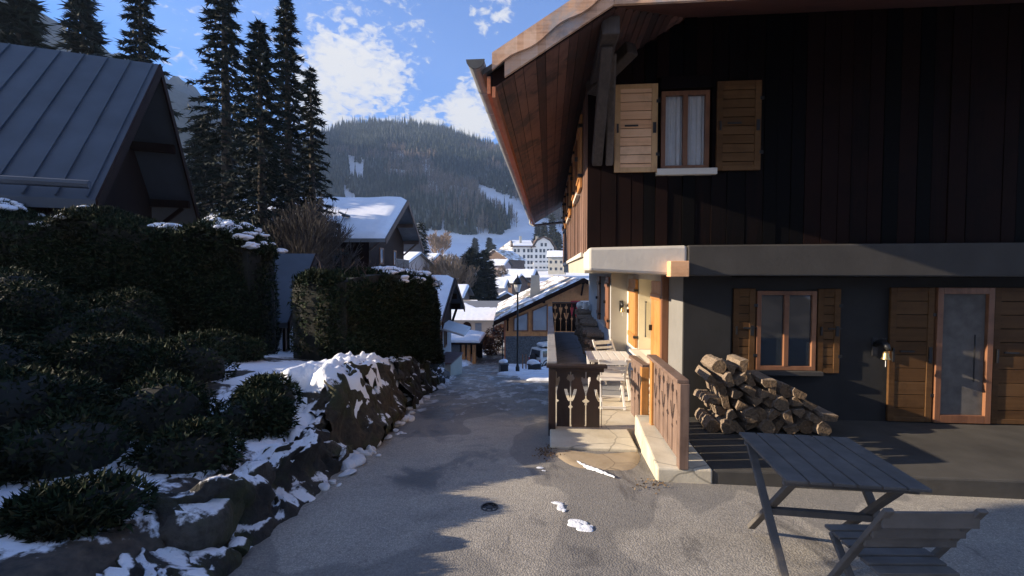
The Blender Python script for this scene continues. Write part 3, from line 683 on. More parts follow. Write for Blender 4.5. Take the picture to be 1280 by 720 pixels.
# short railing by the opening and the one up the kerb
r4=part(balustrade((1.315,6.36,P+.03),(-.06,.998,0),0,.56,.82,.026,[(.12,'vase'),(.32,'heart'),(.5,'vase')],.008),'railing',M['rail_pale'])
b=MB(); b.bar((1.33,6.24,P+.885),(1.27,6.95,P+.885),.10,.04); b.build('handrail',M['rail_pale'],r4,bevel=.006)
MB().box(1.27,1.375,6.22,6.33,P-.02,P+.87).build('post',M['shutter_v'],r4,bevel=.008)
r5=part(balustrade((1.325,5.74,-1.92),(0,-1,0),0,1.16,.80,.026,mot(1.16,.19,.1),.008),'railing',M['rail_pale'])
MB().box(1.26,1.38,4.50,5.86,-1.10,-1.06).build('handrail',M['rail_pale'],r5,bevel=.008)
MB().box(1.30,1.40,5.76,5.86,-2.15,-1.10).build('post',M['shutter_v'],r5,bevel=.008)
MB().box(1.29,1.385,4.49,4.59,-1.96,-1.10).build('post',M['rail_pale'],r5,bevel=.008)
# cement pad at the foot of the step
g=[]; N=26
for i in range(N+1):
    a=math.pi+math.pi*i/N; x=.62+.60*math.cos(a)*(1 if math.cos(a)<0 else .85); y=5.57+.82*math.sin(a)*(1+.06*math.sin(5*a))
    g.append((x,y))
b=MB(); ctr=(.6,5.35); n=8; base=[]
for k in range(n+1):
    for (x,y) in g:
        xx=ctr[0]+(x-ctr[0])*k/n; yy=ctr[1]+(y-ctr[1])*k/n
        base.append((xx,yy,road_h(xx,yy)+.016*(1 if k<n else -.5)))
b.add(base,[(k*(N+1)+i,k*(N+1)+i+1,(k+1)*(N+1)+i+1,(k+1)*(N+1)+i) for k in range(n) for i in range(N)])
part(b,'step_pad',M['pad'],smooth=True)

# ------------------------------------------------------------------ what stands on the terrace
def folding_table(loc,rz,label,mat):
    t=thing('folding_table',label,'table',loc,rz,'white folding garden tables')
    b=MB(); n=6; w=.76/n
    for i in range(n): b.box(-.38+i*w+.006,-.38+(i+1)*w-.006,-.40,.40,.685,.705)
    b.build('tabletop',mat,t,bevel=.004)
    for q in ((-.33,-.30),(.30,.33)): MB().box(-.36,.36,*q,.64,.684).build('apron',mat,t,bevel=.003)
    for s in (-1,1):
        MB().bar((s*.33,-.36,0),(s*.33,.30,.66),.03,.05,(1,0,0)).build('leg',mat,t,bevel=.004)
        MB().bar((s*.29,.36,0),(s*.29,-.30,.66),.03,.05,(1,0,0)).build('leg',mat,t,bevel=.004)
    MB().box(-.31,.31,-.02,.02,.30,.34).build('stretcher',mat,t)
    return t
def folding_chair(loc,rz,label,mat):
    t=thing('folding_chair',label,'chair',loc,rz,'white folding garden chairs')
    for s in (-1,1):
        MB().bar((s*.21,.40,0),(s*.21,-.10,.80),.022,.042,(1,0,0)).build('long_leg',mat,t,bevel=.004)
        MB().bar((s*.18,-.12,0),(s*.18,.30,.46),.022,.038,(1,0,0)).build('short_leg',mat,t,bevel=.004)
    b=MB()
    for i in range(6): y=-.03+i*.065; b.box(-.19,.19,y,y+.055,.44+i*.004,.457+i*.004)
    b.build('seat',mat,t,bevel=.003)
    b=MB()
    for z,h in ((.74,.075),(.645,.05),(.575,.05)):
        y=.40-(z/.80)*.50; b.bar((-.22,y-.012,z),(.22,y-.012,z),.016,h)
    b.build('backrest',mat,t,bevel=.003)
    MB().bar((-.2,-.10,.03),(.2,-.10,.03),.02,.035).build('stretcher',mat,t); MB().bar((-.2,.36,.08),(.2,.36,.08),.02,.035).build('stretcher',mat,t)
    return t
folding_table((1.05,8.0,P+.005),0,'white slatted folding table on the raised terrace, in front of the firewood',M['white_slat'])
folding_chair((1.02,7.22,P+.005),R(0),'white folding chair on the terrace with its back to the lane',M['white_slat'])
folding_chair((1.13,9.15,P+.005),R(205),'white folding chair on the far side of the terrace table, by the logs',M['white_slat'])
gz=road_h(1.75,2.95)
folding_table((1.78,3.05,gz),R(-4),'shaded slatted folding table standing on the asphalt in front of the kerb',M['grey_slat'])
folding_chair((1.75,2.25,gz+.03),R(4),'shaded folding chair on the asphalt beside the kerb, tucked under a table',M['grey_slat'])
# firewood: every billet a thing
logs=[]
M['bark']=m_stone('brown_bark',(.16,.115,.08),(.31,.235,.17),(.46,.37,.28),3.)
M['cut_wood']=m_stone('cut_log_face',(.09,.056,.03),(.17,.11,.06),(.25,.175,.105),2.)
def log_mesh(k):
    g=random.Random(50+k); b=MB(); n=9; kind=k%4; prof=[]
    for i in range(n):
        a=2*math.pi*i/n; x,y=math.cos(a),math.sin(a)
        if kind==1: y=max(y,-.12)
        if kind==2: x,y=max(x,-.2+.1*y),max(y,-.25)
        if kind==3: y=min(max(y,-.5),.35)
        f=g.uniform(.85,1.12); prof.append((x*f,y*f))
    L=.46*g.uniform(.92,1.08)
    for x,s in ((-L/2,1),(-L/6,1.05),(L/6,.97),(L/2,1)):
        for p in prof: b.v.append((x,p[0]*.088*s,p[1]*.088*s))
    for j in range(3):
        for i in range(n): b.f.append((j*n+i,j*n+(i+1)%n,(j+1)*n+(i+1)%n,(j+1)*n+i)); b.mi.append(0)
    b.f.append(tuple(range(n-1,-1,-1))); b.f.append(tuple(3*n+i for i in range(n))); b.mi+=[1,1]
    return b
def stack(x,y0,y1,hf,zb,label,group,along='y',depth=0):
    y=y0; d=.155
    while y<y1:
        rows=max(1,int(hf(y)/d))
        for r in range(rows):
            k=rnd.randrange(8)
            if len(logs)<8: o=log_mesh(len(logs)).build('firewood_log',[M['bark'],M['cut_wood']]); logs.append(o)
            else: o=logs[k].copy(); COL.objects.link(o)
            yy=y+(d*.5 if r%2 else 0)+rnd.uniform(-.015,.015)
            o.location=(x+rnd.uniform(-.05,.05),yy,zb+.08+r*d*.93+rnd.uniform(-.01,.01)) if along=='y' else (yy,x+rnd.uniform(-.05,.05),zb+.08+r*d*.93)
            o.rotation_euler=(rnd.uniform(0,6.28),rnd.uniform(-.05,.05),rnd.uniform(-.10,.10)+(0 if along=='y' else math.pi/2))
            tag(o,label,'firewood log',group)
        y+=d
stack(1.19,10.75,15.9,lambda y:np.interp(y,[10.75,11.4,13,15.9],[.36,.6,.78,.98]),P,'split firewood log in the long stack along the terrace wall','firewood logs stacked on the terrace')
stack(5.78,2.0,3.3,lambda y:np.interp(y,[2.0,2.5,3.0,3.3],[1.05,.9,.6,.4]),-1.95,'firewood log in the short shaded stack on the kerb by the charcoal wall','firewood logs stacked on the kerb','x')
for i,(x,y) in enumerate(((1.05,15.3),(1.2,15.0),(1.33,15.35))):
    b=MB(); b.lump((0,0,.09),.1,1,1,1.1,.35,seed=30+i,n=2); o=b.build('cloth_bundle',M['sack'],smooth=True,loc=(x,y,P+.96+.0)); tag(o,'white cloth bundle lying on top of the far end of the firewood','bundle','white bundles on the firewood')
# horse-head bells
def bell(loc,rz,label):
    t=thing('wall_bell',label,'bell',loc,rz,'horse head wall bells')
    MB().box(-.035,.035,-.012,0,-.12,.12).build('wall_plate',M['iron'],t,bevel=.004)
    b=MB(); b.tube([(0,-.01,.03),(0,-.08,.07),(0,-.15,.08),(0,-.2,.05),(0,-.25,.0)],[.03,.04,.045,.04,.022],8); b.tube([(0,-.15,.11),(.0,-.145,.15)],[.012,.004],6); b.tube([(.02,-.16,.11),(.025,-.155,.145)],[.01,.003],6)
    b.build('horse_head',M['iron'],t,smooth=True)
    b=MB(); b.lathe([(.004,.0),(.02,-.005),(.032,-.03),(.036,-.07),(.05,-.10),(.052,-.105),(.03,-.10)],(0,-.2,-.02),14); b.build('bell_cup',M['brass'],t,smooth=True)
    MB().tube([(0,-.2,-.1),(0,-.2,-.22)],.004,5).build('pull_cord',M['curtain'],t)
bell((1.66,10.49,-.78),0,'horse head bell on the tan return wall above the terrace')
bell((4.25,6.2,-.98),0,'horse head bell on the charcoal wall beside the shuttered door')
b=MB(); 
for i,z in enumerate((-.72,-.78,-.84,-.90)): b.box(1.785,1.80,10.02+.0,10.10,z-.022,z+.022)
o=b.build('wall_plaque',M['iron']); tag(o,'narrow dark iron plaque on the white wall beside the pine shutter','plaque')
# ------------------------------------------------------------------ left bank: stone walls, hedges, snow
def wall_stones(y0,y1,hf,n,name,label,mat,seed,off=.34,rr=(.14,.34),snow=0):
    g=random.Random(seed); b=MB()
    for i in range(n):
        y=g.uniform(y0,y1); h=float(hf(y)); z=g.random()**.8*h; x=float(XL(y))-off-.28*(z/max(h,.1))-g.uniform(0,.12)
        r=g.uniform(*rr)*min(1.,.6+h)
        b.lump((x,y,float(road_z(y))-.06+z),r,g.uniform(.6,.9),g.uniform(.9,1.4),g.uniform(.6,.95),.3,seed=seed*1000+i,n=3,cuts=7)
    yy=np.linspace(y0,y1,40)
    for i in range(39):
        a,c=yy[i],yy[i+1]; ha,hc=float(hf(a)),float(hf(c)); ra,rc=float(road_z(a)),float(road_z(c)); xa,xc=float(XL(a))-off,float(XL(c))-off
        b.hexa([(xa-.8,a,ra-.3),(xa,a,ra-.3),(xc,c,rc-.3),(xc-.8,c,rc-.3),(xa-.9,a,ra+ha-.1),(xa-.3,a,ra+ha-.1),(xc-.3,c,rc+hc-.1),(xc-.9,c,rc+hc-.1)])
    o=b.build(name,mat,smooth=True); o.modifiers.new('edges','EDGE_SPLIT').split_angle=R(28)
    b=MB()
    for i in range(snow):
        y=g.uniform(y0,y1); h=float(hf(y)); zz=g.choice([1.,1.,1.,.55]); r=g.uniform(.07,.2)*(.6 if zz<1 else 1)
        x=float(XL(y))-off-.34*zz-(g.uniform(.0,.55) if zz==1 else -.06); b.lump((x,y,float(road_z(y))+h*zz+(.09 if zz==1 else .05)),r,g.uniform(.7,1.2),g.uniform(.9,1.8),.42,.45,seed=seed*31+i,n=2)
    if snow: b.build('snow_cover',M['snow'],o,smooth=True)
    return tag(o,label,'wall')
hA=lambda y: np.interp(y,[4.7,5.2,7,9,12,16],[.55,.95,1.0,.95,.95,.85])
hB=lambda y: np.interp(y,[0,2,4.6],[.36,.38,.42])
def rock_z(X,Y,hf,seed,off=.10):
    d=XL(Y)-X+.16*fbm(Y*1.0,X*.4,3,seed)+.05*fbm(Y*4,X*3,2,seed+2)
    rid=1-1.5*np.abs(fbm(Y*2.1,X*2.6,4,seed+4)); h=hf(Y)*sstep(off,off+.42,d)
    k=sstep(off-.05,off+.12,d)
    z=h+k*(.10*fbm(Y*1.7,X*2.2,4,seed+1)+.09*(rid-.7)); z=z+k*.055*fbm(Y*7,X*9,3,seed+11)+.045*np.sin(z*17+3*fbm(Y*.8,X*.8,2,seed+7))*k
    top=np.maximum(ground_z(X,Y)-road_z(Y)-.02+.03*fbm(X*2,Y*2,3,seed),0)*sstep(off+.8,off+1.25,d)
    return road_z(Y)-.10*(1-k)+np.where(d>off+.8,np.maximum(z*(1-sstep(off+.9,off+1.6,d)),top),z)
def rock_wall(y0,y1,hf,name,label,mat,seed,stones=30):
    ys=np.arange(y0,y1,.028 if y0<9 else .05); ds=np.concatenate([np.arange(-.06,.62,.018),np.arange(.62,1.75,.05)])
    Y,D=np.meshgrid(ys,ds,indexing='ij'); X=XL(Y)-D; Z=rock_z(X,Y,hf,seed)
    X=X+(.13*fbm(Y*2.4,Z*3.2,4,seed+3)+.04*fbm(Y*9,Z*11,2,seed+13))*sstep(.0,.15,Z-road_z(Y))*(D<.7)
    n=len(ds); i=np.arange(len(ys)-1)[:,None]*n+np.arange(n-1)
    o=npmesh(name,np.stack([X,Y,Z],-1).reshape(-1,3),np.stack([i,i+n,i+n+1,i+1],-1).reshape(-1,4),mat,smooth=True)
    if stones:
        g=random.Random(seed); b=MB()
        for k in range(stones):
            y=g.uniform(y0,y1); h=float(hf(y)); zz=g.random(); x=float(XL(y))-.14-.26*zz-.05
            b.lump((x,y,float(road_z(y))+zz*h*.85),g.uniform(.10,.26),g.uniform(.6,.9),g.uniform(.9,1.5),g.uniform(.6,.95),.3,seed=seed*1000+k,n=3,cuts=7)
        q=b.build('stones',mat,o,smooth=True); q.modifiers.new('edges','EDGE_SPLIT').split_angle=R(30)
    return tag(o,label,'wall')
rock_wall(4.75,8.7,hA,'stone_wall','mossy brown rock wall holding up the snowy bank below the clipped hedge',M['ledge'],3,24)
rock_wall(8.65,16.3,hA,'stone_wall','dark rubble wall under the far half of the hedge, down the lane',M['ledge_dark'],4,60)
rock_wall(-.5,4.8,hB,'stone_wall','low dark stone wall with snow on top at the bottom of the bank',M['ledge_dark'],5,26)
rock_wall(16.35,18.2,lambda y:.75+0*y,'stone_wall','stub of pale grey stone wall capped with snow beyond the hedge',M['rubble'],6,14)
# snow on the bank and wall tops: drifts that follow the ground
def drift(x0,x1,y0,y1,thr,seed,h=.10,res=.06,edge=None,base=None):
    xs=np.arange(x0,x1,res); ys=np.arange(y0,y1,res); X,Y=np.meshgrid(xs,ys)
    m=fbm(X*1.3,Y*1.3,4,seed)-thr; m=np.minimum(m,np.minimum(np.minimum(X-x0,x1-X),np.minimum(Y-y0,y1-Y))*3-.1)
    if edge is not None: m=np.minimum(m,edge(X,Y))
    Z=(ground_z(X,Y) if base is None else base(X,Y))+(1-np.exp(-np.clip(m,-.12,2)*5))*h*.9-.012+fbm(X*7,Y*7,3,seed+5)*.014
    i=(np.arange(len(ys)-1)[:,None]*len(xs)+np.arange(len(xs)-1)); ok=((m[:-1,:-1]>-.12)|(m[1:,1:]>-.12)|(m[1:,:-1]>-.12)|(m[:-1,1:]>-.12))
    q=np.stack([i,i+1,i+1+len(xs),i+len(xs)],-1)[ok]
    V=np.stack([X,Y,Z],-1).reshape(-1,3); u,inv=np.unique(q,return_inverse=True)
    return V[u],inv.reshape(-1,4)
def joined(name,parts,mat,**k):
    V=[];Fc=[];n=0
    for v,f in parts: V.append(v); Fc.append(f+n); n+=len(v)
    return npmesh(name,np.concatenate(V),np.concatenate(Fc),mat,**k)
topA=lambda X,Y: np.where(Y<8.68,rock_z(X,Y,hA,3),rock_z(X,Y,hA,4))
topB=lambda X,Y: rock_z(X,Y,hB,5)
o=joined('bank_snow',[drift(-4.0,-2.3,5.0,8.5,-.62,41,.12,.04,edge=lambda X,Y:(XL(Y)-.36-X)*1.2+.28*fbm(X*3,Y*3,3,2),base=topA),
   drift(-4.4,-2.9,8.3,12.5,-.25,42,.10,.05,edge=lambda X,Y:(XL(Y)-.5-X)*1.2+.25*fbm(X*3,Y*3,3,2),base=topA),
   drift(-3.7,-1.95,.4,4.9,-.22,43,.08,.035,edge=lambda X,Y:(XL(Y)-.48-X)*1.2+.3*fbm(X*3,Y*3,3,2),base=topB),
   drift(-5.6,-3.9,16,21.5,.0,44,.15,.1,edge=lambda X,Y:(XL(Y)-.3-X)*1.5),
   drift(-9,-5.,29.5,40,-.5,45,.22,.15,edge=lambda X,Y:(XL(Y)-.1-X)*1.5)],M['snow'],smooth=True)
tag(o,'snow lying in patches on the bank and the wall tops','snow',kind='stuff')
# clumps shovelled to the road edge
b=MB(); g=random.Random(9)
for i in range(95):
    y=g.uniform(3.6,17) if i<72 else g.uniform(17,28); r=g.choice([.018,.022,.03,.04,.065])*g.uniform(.7,1.3)
    if i%5==0: r*=1.5
    x=float(XL(y))+.0+abs(g.gauss(0,.11))-.1; b.lump((x,y,road_h(x,y)+r*.45),r,1.2,1.4,.6,.45,seed=i+500,n=2)
for (px,py,r) in ((455,571,.09),(449,574,.07),(461,569,.06),(500,547,.05)):
    x,y,z=on_ground(px,py); 
    for k in range(4): b.lump((x+g.uniform(-.08,.08),y+g.uniform(-.06,.06),z+r*.5),r*g.uniform(.5,1),1,1,.9,.45,seed=k+int(px),n=2)
tag(b.build('snow_clumps',M['snow_dirty']),'clumps of old snow along the left edge of the lane','snow clumps',kind='stuff')
# thin snow scraps left on the asphalt
def scrap(pts,label):
    b=MB(); 
    for px,py,r,sx,sy in pts:
        x,y,z=on_ground(px,py); b.lump((x,y,road_h(x,y)+.006),r,sx,sy,.16,.45,seed=int(px*3+py),n=3)
    o=b.build('snow_scrap',M['snow'],smooth=True); tag(o,label,'snow')
scrap([(722,668,.055,1.2,1.),(731,674,.06,1.,.7),(716,664,.03,1,1),(738,671,.02,1,1)],'largest scrap of snow on the sunlit asphalt, a ragged comma')
scrap([(696,640,.03,1.2,.8),(701,645,.036,.8,1.2),(704,650,.02,1,1)],'small snow scrap on the asphalt between the pad and the largest scrap')
scrap([(676,594,.026,1.3,.8),(680,598,.015,1,1)],'tiny snow scrap on the asphalt near the corner of the step')
b=MB(); g=random.Random(3); pl=[(721,586),(727,590),(735,594),(744,597),(753,600.5),(761,604),(768,607)]; L_=[];R_=[];T_=[]
for i in range(31):
    u=i/30*(len(pl)-1); k=min(int(u),len(pl)-2); f=u-k; px=pl[k][0]*(1-f)+pl[k+1][0]*f; py=pl[k][1]*(1-f)+pl[k+1][1]*f
    x,y,z=on_ground(px,py); w=(.010+.026*math.sin(math.pi*min(1,i/30*1.0)**.6)**1.)*(.7+.6*g.random()); h=road_h(x,y)
    L_.append((x-.3*w,y-w,h+.012)); R_.append((x+.3*w,y+w,h+.012)); T_.append((x,y,h+.016+.5*w))
n=31; b.add(L_+T_+R_,[(i,i+1,n+i+1,n+i) for i in range(n-1)]+[(n+i,n+i+1,2*n+i+1,2*n+i) for i in range(n-1)])
tag(b.build('snow_scrap',M['snow'],smooth=True),'long thin strip of snow across the tan cement pad','snow')
# damp leaf litter at the corner of the step
P_=[]; 
for i in range(170):
    x,y,z=on_ground(rnd.gauss(683,7),rnd.gauss(574,4.5)); P_.append((x,y,road_h(x,y)+rnd.uniform(.004,.02)))
for i in range(60):
    x,y,z=on_ground(rnd.uniform(790,842),rnd.gauss(614,5)); P_.append((x,y,road_h(x,y)+rnd.uniform(.004,.02)))
V,Fc=leaf_tris(np.array(P_),.020,None,1.3)
V[:,2]=np.maximum(V[:,2],np.repeat(np.array(P_)[:,2]-.012,4))
t=NT('dry_leaf'); M['dry_leaf']=t.set(t.ramp(t.rand(),[(0,(.06,.035,.016)),(.6,(.15,.095,.045)),(1,(.26,.18,.10))]),.8)
tag(npmesh('fallen_leaves',V,Fc,M['dry_leaf']),'dry leaves caught at the foot of the step and kerb','leaves',kind='stuff')
# round iron valve cover
x,y,z=on_ground(612,646); b=MB(); zt=road_h(x,y)
b.lathe([(.075,-.03),(.075,.006),(.062,.006),(.062,-.004),(.03,-.004),(.03,.004),(.0,.004)],(0,0,0),22); 
for k in range(6): a=k*math.pi/3; b.box(.045*math.cos(a)-.008,.045*math.cos(a)+.008,.045*math.sin(a)-.008,.045*math.sin(a)+.008,-.004,.004)
o=b.build('valve_cover',M['iron'],loc=(x,y,zt+.004)); tag(o,'small round iron valve cover set in the asphalt','cover')

# ---- hedges
t=NT('cypress_green'); 
hn=t.noise(t.vec(),1.6,5,.65)
M['hedge']=t.set(t.mix(t.ramp(hn,[(.52,0.),(.68,.75)]),t.ramp(t.rand(),[(0.,(.006,.011,.006)),(.5,(.014,.026,.014)),(.85,(.030,.046,.022)),(1.,(.07,.06,.032))]),t.ramp(t.rand(),[(0.,(.010,.009,.005)),(.6,(.032,.026,.013)),(1.,(.07,.055,.03))])),.7,Specular_IOR_Level=.08)
M['hedge_core']=m_plain('hedge_shadowed_twigs',(.008,.009,.006),.9,.3,6)
def hedge(name,label,path,half,zb,zt,n,leaf,snow_n,seed,cat='hedge',lean=0.,snow_r=(.07,.2)):
    "clipped hedge along a path of (x,y); zb/zt are functions of the arc parameter 0..1"
    g=np.random.RandomState(seed); path=np.array(path,float); seg=np.linalg.norm(np.diff(path,axis=0),axis=1); cum=np.concatenate([[0],np.cumsum(seg)]); L=cum[-1]
    root=thing(name,label,cat,(path[0][0],path[0][1],float(zb(0))))
    loc=tuple(-x for x in root.location)
    def at(s): return np.stack([np.interp(s,cum,path[:,0]),np.interp(s,cum,path[:,1])],-1)
    def dirs(s):
        d=at(np.minimum(s+.1,L))-at(np.maximum(s-.1,0)); d/=np.linalg.norm(d,axis=1,keepdims=True); return np.stack([d[:,1],-d[:,0]],-1)  # right-hand side
    # surface points: sides, top, ends
    s=g.rand(n)*L*1.0; hgt=g.rand(n); side=g.rand(n); P=np.zeros((n,3)); O=np.zeros((n,3))
    nr=dirs(s); c=at(s); zb_=zb(s/L); zt_=zt(s/L)+.20*fbm(s*1.1,s*0,4,seed)
    rnd_end=np.sqrt(np.clip(np.minimum(s,L-s)/.35,.05,1))
    hf=half*(1+.20*fbm(s*1.1,hgt*2.2,4,seed+1))*rnd_end*np.interp(hgt,[0,.1,.6,.85,1],[.85,1,1,.86,.62])
    top=side<.28; sg=np.where(g.rand(n)<.78,1.,-1.)
    u=np.where(top,(g.rand(n)*2-1),sg); 
    P[:,:2]=c+nr*(u*hf)[:,None]; P[:,2]=np.where(top,zt_-.16*u**2,zb_+(zt_-.1-zb_)*hgt)
    O[:,:2]=nr*np.where(top,.0,sg)[:,None]; O[:,2]=np.where(top,1,.15)
    P-=O*np.abs(g.normal(size=(n,1)))*.07*(1)
    P+=g.normal(size=(n,3))*.02
    V,Fc=leaf_tris(P,leaf,O,2.2,.25)
    fo=npmesh('foliage',V,Fc,M['hedge'],root,loc=loc)
    k=60; ss=np.linspace(.12,L-.12,k); nr=dirs(ss); c=at(ss); b=MB()
    for i in range(k-1):
        q=[]
        for z in (0,1):
            for (j,sgn) in ((i,-1),(i,1),(i+1,1),(i+1,-1)):
                w=half*.74*(1 if 0<j<k-1 else .5); p=c[j]+nr[j]*sgn*w; q.append((p[0],p[1],float(zb(ss[j]/L))-.1 if z==0 else float(zt(ss[j]/L))-.14))
        b.hexa(q)
    b.build('branches',M['hedge_core'],root,loc=loc)
    if snow_n:
        b=MB(); gg=random.Random(seed)
        for i in range(snow_n):
            s0=gg.uniform(.1,L-.1)
            if fbm(s0*1.2,0.,3,seed+8)<-.25: continue
            p=at(np.array([s0]))[0]; nn=dirs(np.array([s0]))[0]; uu=gg.uniform(-1,1); r=gg.uniform(*snow_r)
            p=p+nn*uu*half*.85; z=float(zt(s0/L))+.20*float(fbm(s0*1.1,0.,4,seed))-.16*uu*uu+.01
            b.lump((p[0],p[1],z),r,gg.uniform(.8,1.6),gg.uniform(.8,1.6),.55,.45,seed=seed*77+i,n=2)
        b.build('snow_cover',M['snow'],root,smooth=True,loc=loc)['kind']='stuff'
    return root
zbM=lambda t: np.interp(t,[0,1],[-1.55,-2.95]); ztM=lambda t: np.interp(t,[0,.08,.3,.6,.85,1],[-.10,.02,.10,.02,-.16,-.55])
hm=hedge('hedge','dark green clipped hedge topped with snow beside the lane, below the snowy-roofed chalet',[(-4.35,7.9),(-4.15,10),(-4.05,12.2),(-4.05,14.1)],.75,zbM,ztM,90000,.034,420,61,snow_r=(.04,.13))
zbN=lambda t: np.interp(t,[0,1],[-1.2,-1.75]); ztN=lambda t: np.interp(t,[0,.3,.6,.85,1],[1.05,1.1,1.12,.90,.45])
hedge('hedge','tallest dark hedge, running across behind the low junipers on the bank',[(-12.6,7.6),(-10.0,8.3),(-7.7,8.8),(-5.85,9.1)],.8,zbN,ztN,120000,.036,420,62,snow_r=(.035,.10))
# brown twigs sticking out of the hedge tops
def twigs(n,xr,yr,zf,seed):
    g=random.Random(seed); b=MB()
    for i in range(n):
        x=g.uniform(*xr); y=g.uniform(*yr); z=zf; p=[(x,y,z-.1)]; a=g.uniform(0,6.28); l=g.uniform(.2,.5)
        for k in range(1,4): p.append((x+math.cos(a)*.05*k*g.random()*2,y+math.sin(a)*.05*k*g.random()*2,z-.1+l*k/3))
        b.tube(p,[.008,.006,.004,.002],4)
    return b
o=twigs(70,(-4.7,-3.6),(8.3,13.6),.0,5).build('bare_twigs',m_plain('brown_twig',(.09,.06,.045),.8,.3,9),hm,loc=tuple(-x for x in hm.location))

# ------------------------------------------------------------------ houses
def house(name,label,cat,x,y,z,rz,hw,L,he,rise,oe,og,wall,roof,snow=None,base=None,bh=0,bargem=None,t=.14,wins=(),group=None,snow_t=.16,raft=True,winframe=None,pane=True,door=(),roofname='roof'):
    """gable end on local y=0 facing -y; hw half width, he eaves height, rise of the ridge over the plate"""
    root=thing(name,label,cat,(x,y,z),rz,group); k=rise/hw
    b=MB(); b.prism([(-hw,bh),(hw,bh),(hw,he),(0,he+rise),(-hw,he)],'y',0,L); b.build('wall',wall,root)
    if base: MB().box(-hw-.03,hw+.03,-.03,L+.03,-3,bh+.002).build('base_wall',base,root)
    R_=hw+oe
    def chev(b,d0,d1,y0,y1,ins=0):
        r=R_-ins; zt=lambda xx: he+rise-abs(xx)*k
        for s in (-1,1):
            p=[(0,zt(0)+d0),(s*r,zt(r)+d0),(s*r,zt(r)+d1),(0,zt(0)+d1)]
            b.prism(p if s<0 else p[::-1],'y',y0,y1)
    b=MB(); chev(b,.012,t,-og,L+og); b.build(roofname,roof,root)
    if snow:
        xs=np.linspace(-R_+.06,R_-.06,41); ys=np.linspace(-og+.05,L+og-.05,30); X,Y=np.meshgrid(xs,ys); Z=he+rise-np.abs(X)*k+t
        e=np.minimum(np.minimum(X-xs[0],xs[-1]-X),np.minimum(Y-ys[0],ys[-1]-Y)); Z=Z+snow_t*sstep(-.01,.12,e)*(1+.25*fbm(X*.5+x,Y*.5+y,3,int(abs(x)*7)))+.004
        i=np.arange(29)[:,None]*41+np.arange(40)
        npmesh('roof_snow',np.stack([X,Y,Z],-1).reshape(-1,3),np.stack([i,i+1,i+42,i+41],-1).reshape(-1,4),snow,root,smooth=True)
    if bargem:
        for s in (-1,1):
            b=MB(); z0=he+rise; zr=z0-R_*k; p=[(0,z0-.12),(s*R_,zr-.12),(s*R_,zr+t+.02),(0,z0+t+.02)]
            b.prism(p if s<0 else p[::-1],'y',-og-.05,-og+.0); b.build('bargeboard',bargem,root)
        if raft:
            for xx in (-hw*.96,-hw*.5,0,hw*.5,hw*.96):
                MB().box(xx-.1,xx+.1,-og+.1,.1,he+rise-abs(xx)*k-.26,he+rise-abs(xx)*k+.0).build('purlin',bargem,root)
                if abs(xx)!=hw*.5: MB().bar((xx,-.02,he+rise-abs(xx)*k-1.15),(xx,-og+.3,he+rise-abs(xx)*k-.26),.12,.12).build('strut',bargem,root)
    for (face,u,zz,w,h) in wins:
        def bx(b,d0,d1,u0,u1,z0,z1):
            if face=='f': b.box(u0,u1,-d1,-d0,z0,z1)
            elif face=='l': b.box(-hw-d1,-hw-d0,u0,u1,z0,z1)
            else: b.box(hw+d0,hw+d1,u0,u1,z0,z1)
        f=.1*min(w,h)+.01; b=MB(); bx(b,.0,.06,u-w/2,u-w/2+f,zz,zz+h); bx(b,0,.06,u+w/2-f,u+w/2,zz,zz+h); bx(b,0,.06,u-w/2+f,u+w/2-f,zz,zz+f); bx(b,0,.06,u-w/2+f,u+w/2-f,zz+h-f,zz+h)
        if pane:
            o=b.build('window',winframe or M['far_white'],root); p=MB(); bx(p,.005,.03,u-w/2+f,u+w/2-f,zz+f,zz+h-f); p.build('pane',M['glass'],o)
        else:
            p=MB(); bx(p,.0,.05,u-w/2,u+w/2,zz,zz+h); p.build('window',M['far_glass'],root)
    for (face,u,zz,w,h,mt_) in door:
        b=MB(); 
        if face=='f': b.box(u-w/2,u+w/2,-.05,.0,zz,zz+h)
        else: b.box(-hw-.05,-hw,u-w/2,u+w/2,zz,zz+h)
        b.build('door',mt_,root)
    return root
def balcony(root,x0,x1,y,z,d,mat,step=.16):
    b=MB(); b.box(x0,x1,y-d,y,z-.12,z); o=b.build('balcony',mat,root)
    b=MB(); b.box(x0,x1,y-d-.03,y-d+.05,z+.95,z+1.02); b.box(x0,x1,y-d-.02,y-d+.03,z+.08,z+.14); b.build('handrail',mat,o)
    b=MB(); x=x0
    while x<x1: b.box(x,x+step*.62,y-d-.01,y-d+.018,z+.1,z+.95); x+=step
    b.build('balusters',mat,o)
    return o
M['mauve_sheet']=m_plain('blue_grey_eave_sheet',(.14,.15,.16),.6,.2,2)
c1=house('chalet','brown chalet with a thick smooth snow roof and carved balcony, above the clipped hedge','chalet',-11.3,31,-2.5,R(95.7),4.7,9.5,4.9,2.45,1.35,1.35,M['old_wood'],M['mauve_sheet'],M['snow'],M['far_grey'],1.2,M['far_wood'],snow_t=.22,t=.2,wins=[('f',-2,3.0,.9,1.1),('f',1.6,3.0,.9,1.1),('l',2,2.8,1,1.1)],winframe=M['frame_wood'])
balcony(c1,-2.9,1.2,-.0,2.35,1.15,m_plain('grey_balcony_boards',(.19,.16,.14),.8,.2,6))
b=MB(); b.lump((-4.2,1.6,6.0),.35,1.6,.5,.35,.5,seed=8); b.build('skylight',M['slate'],c1)
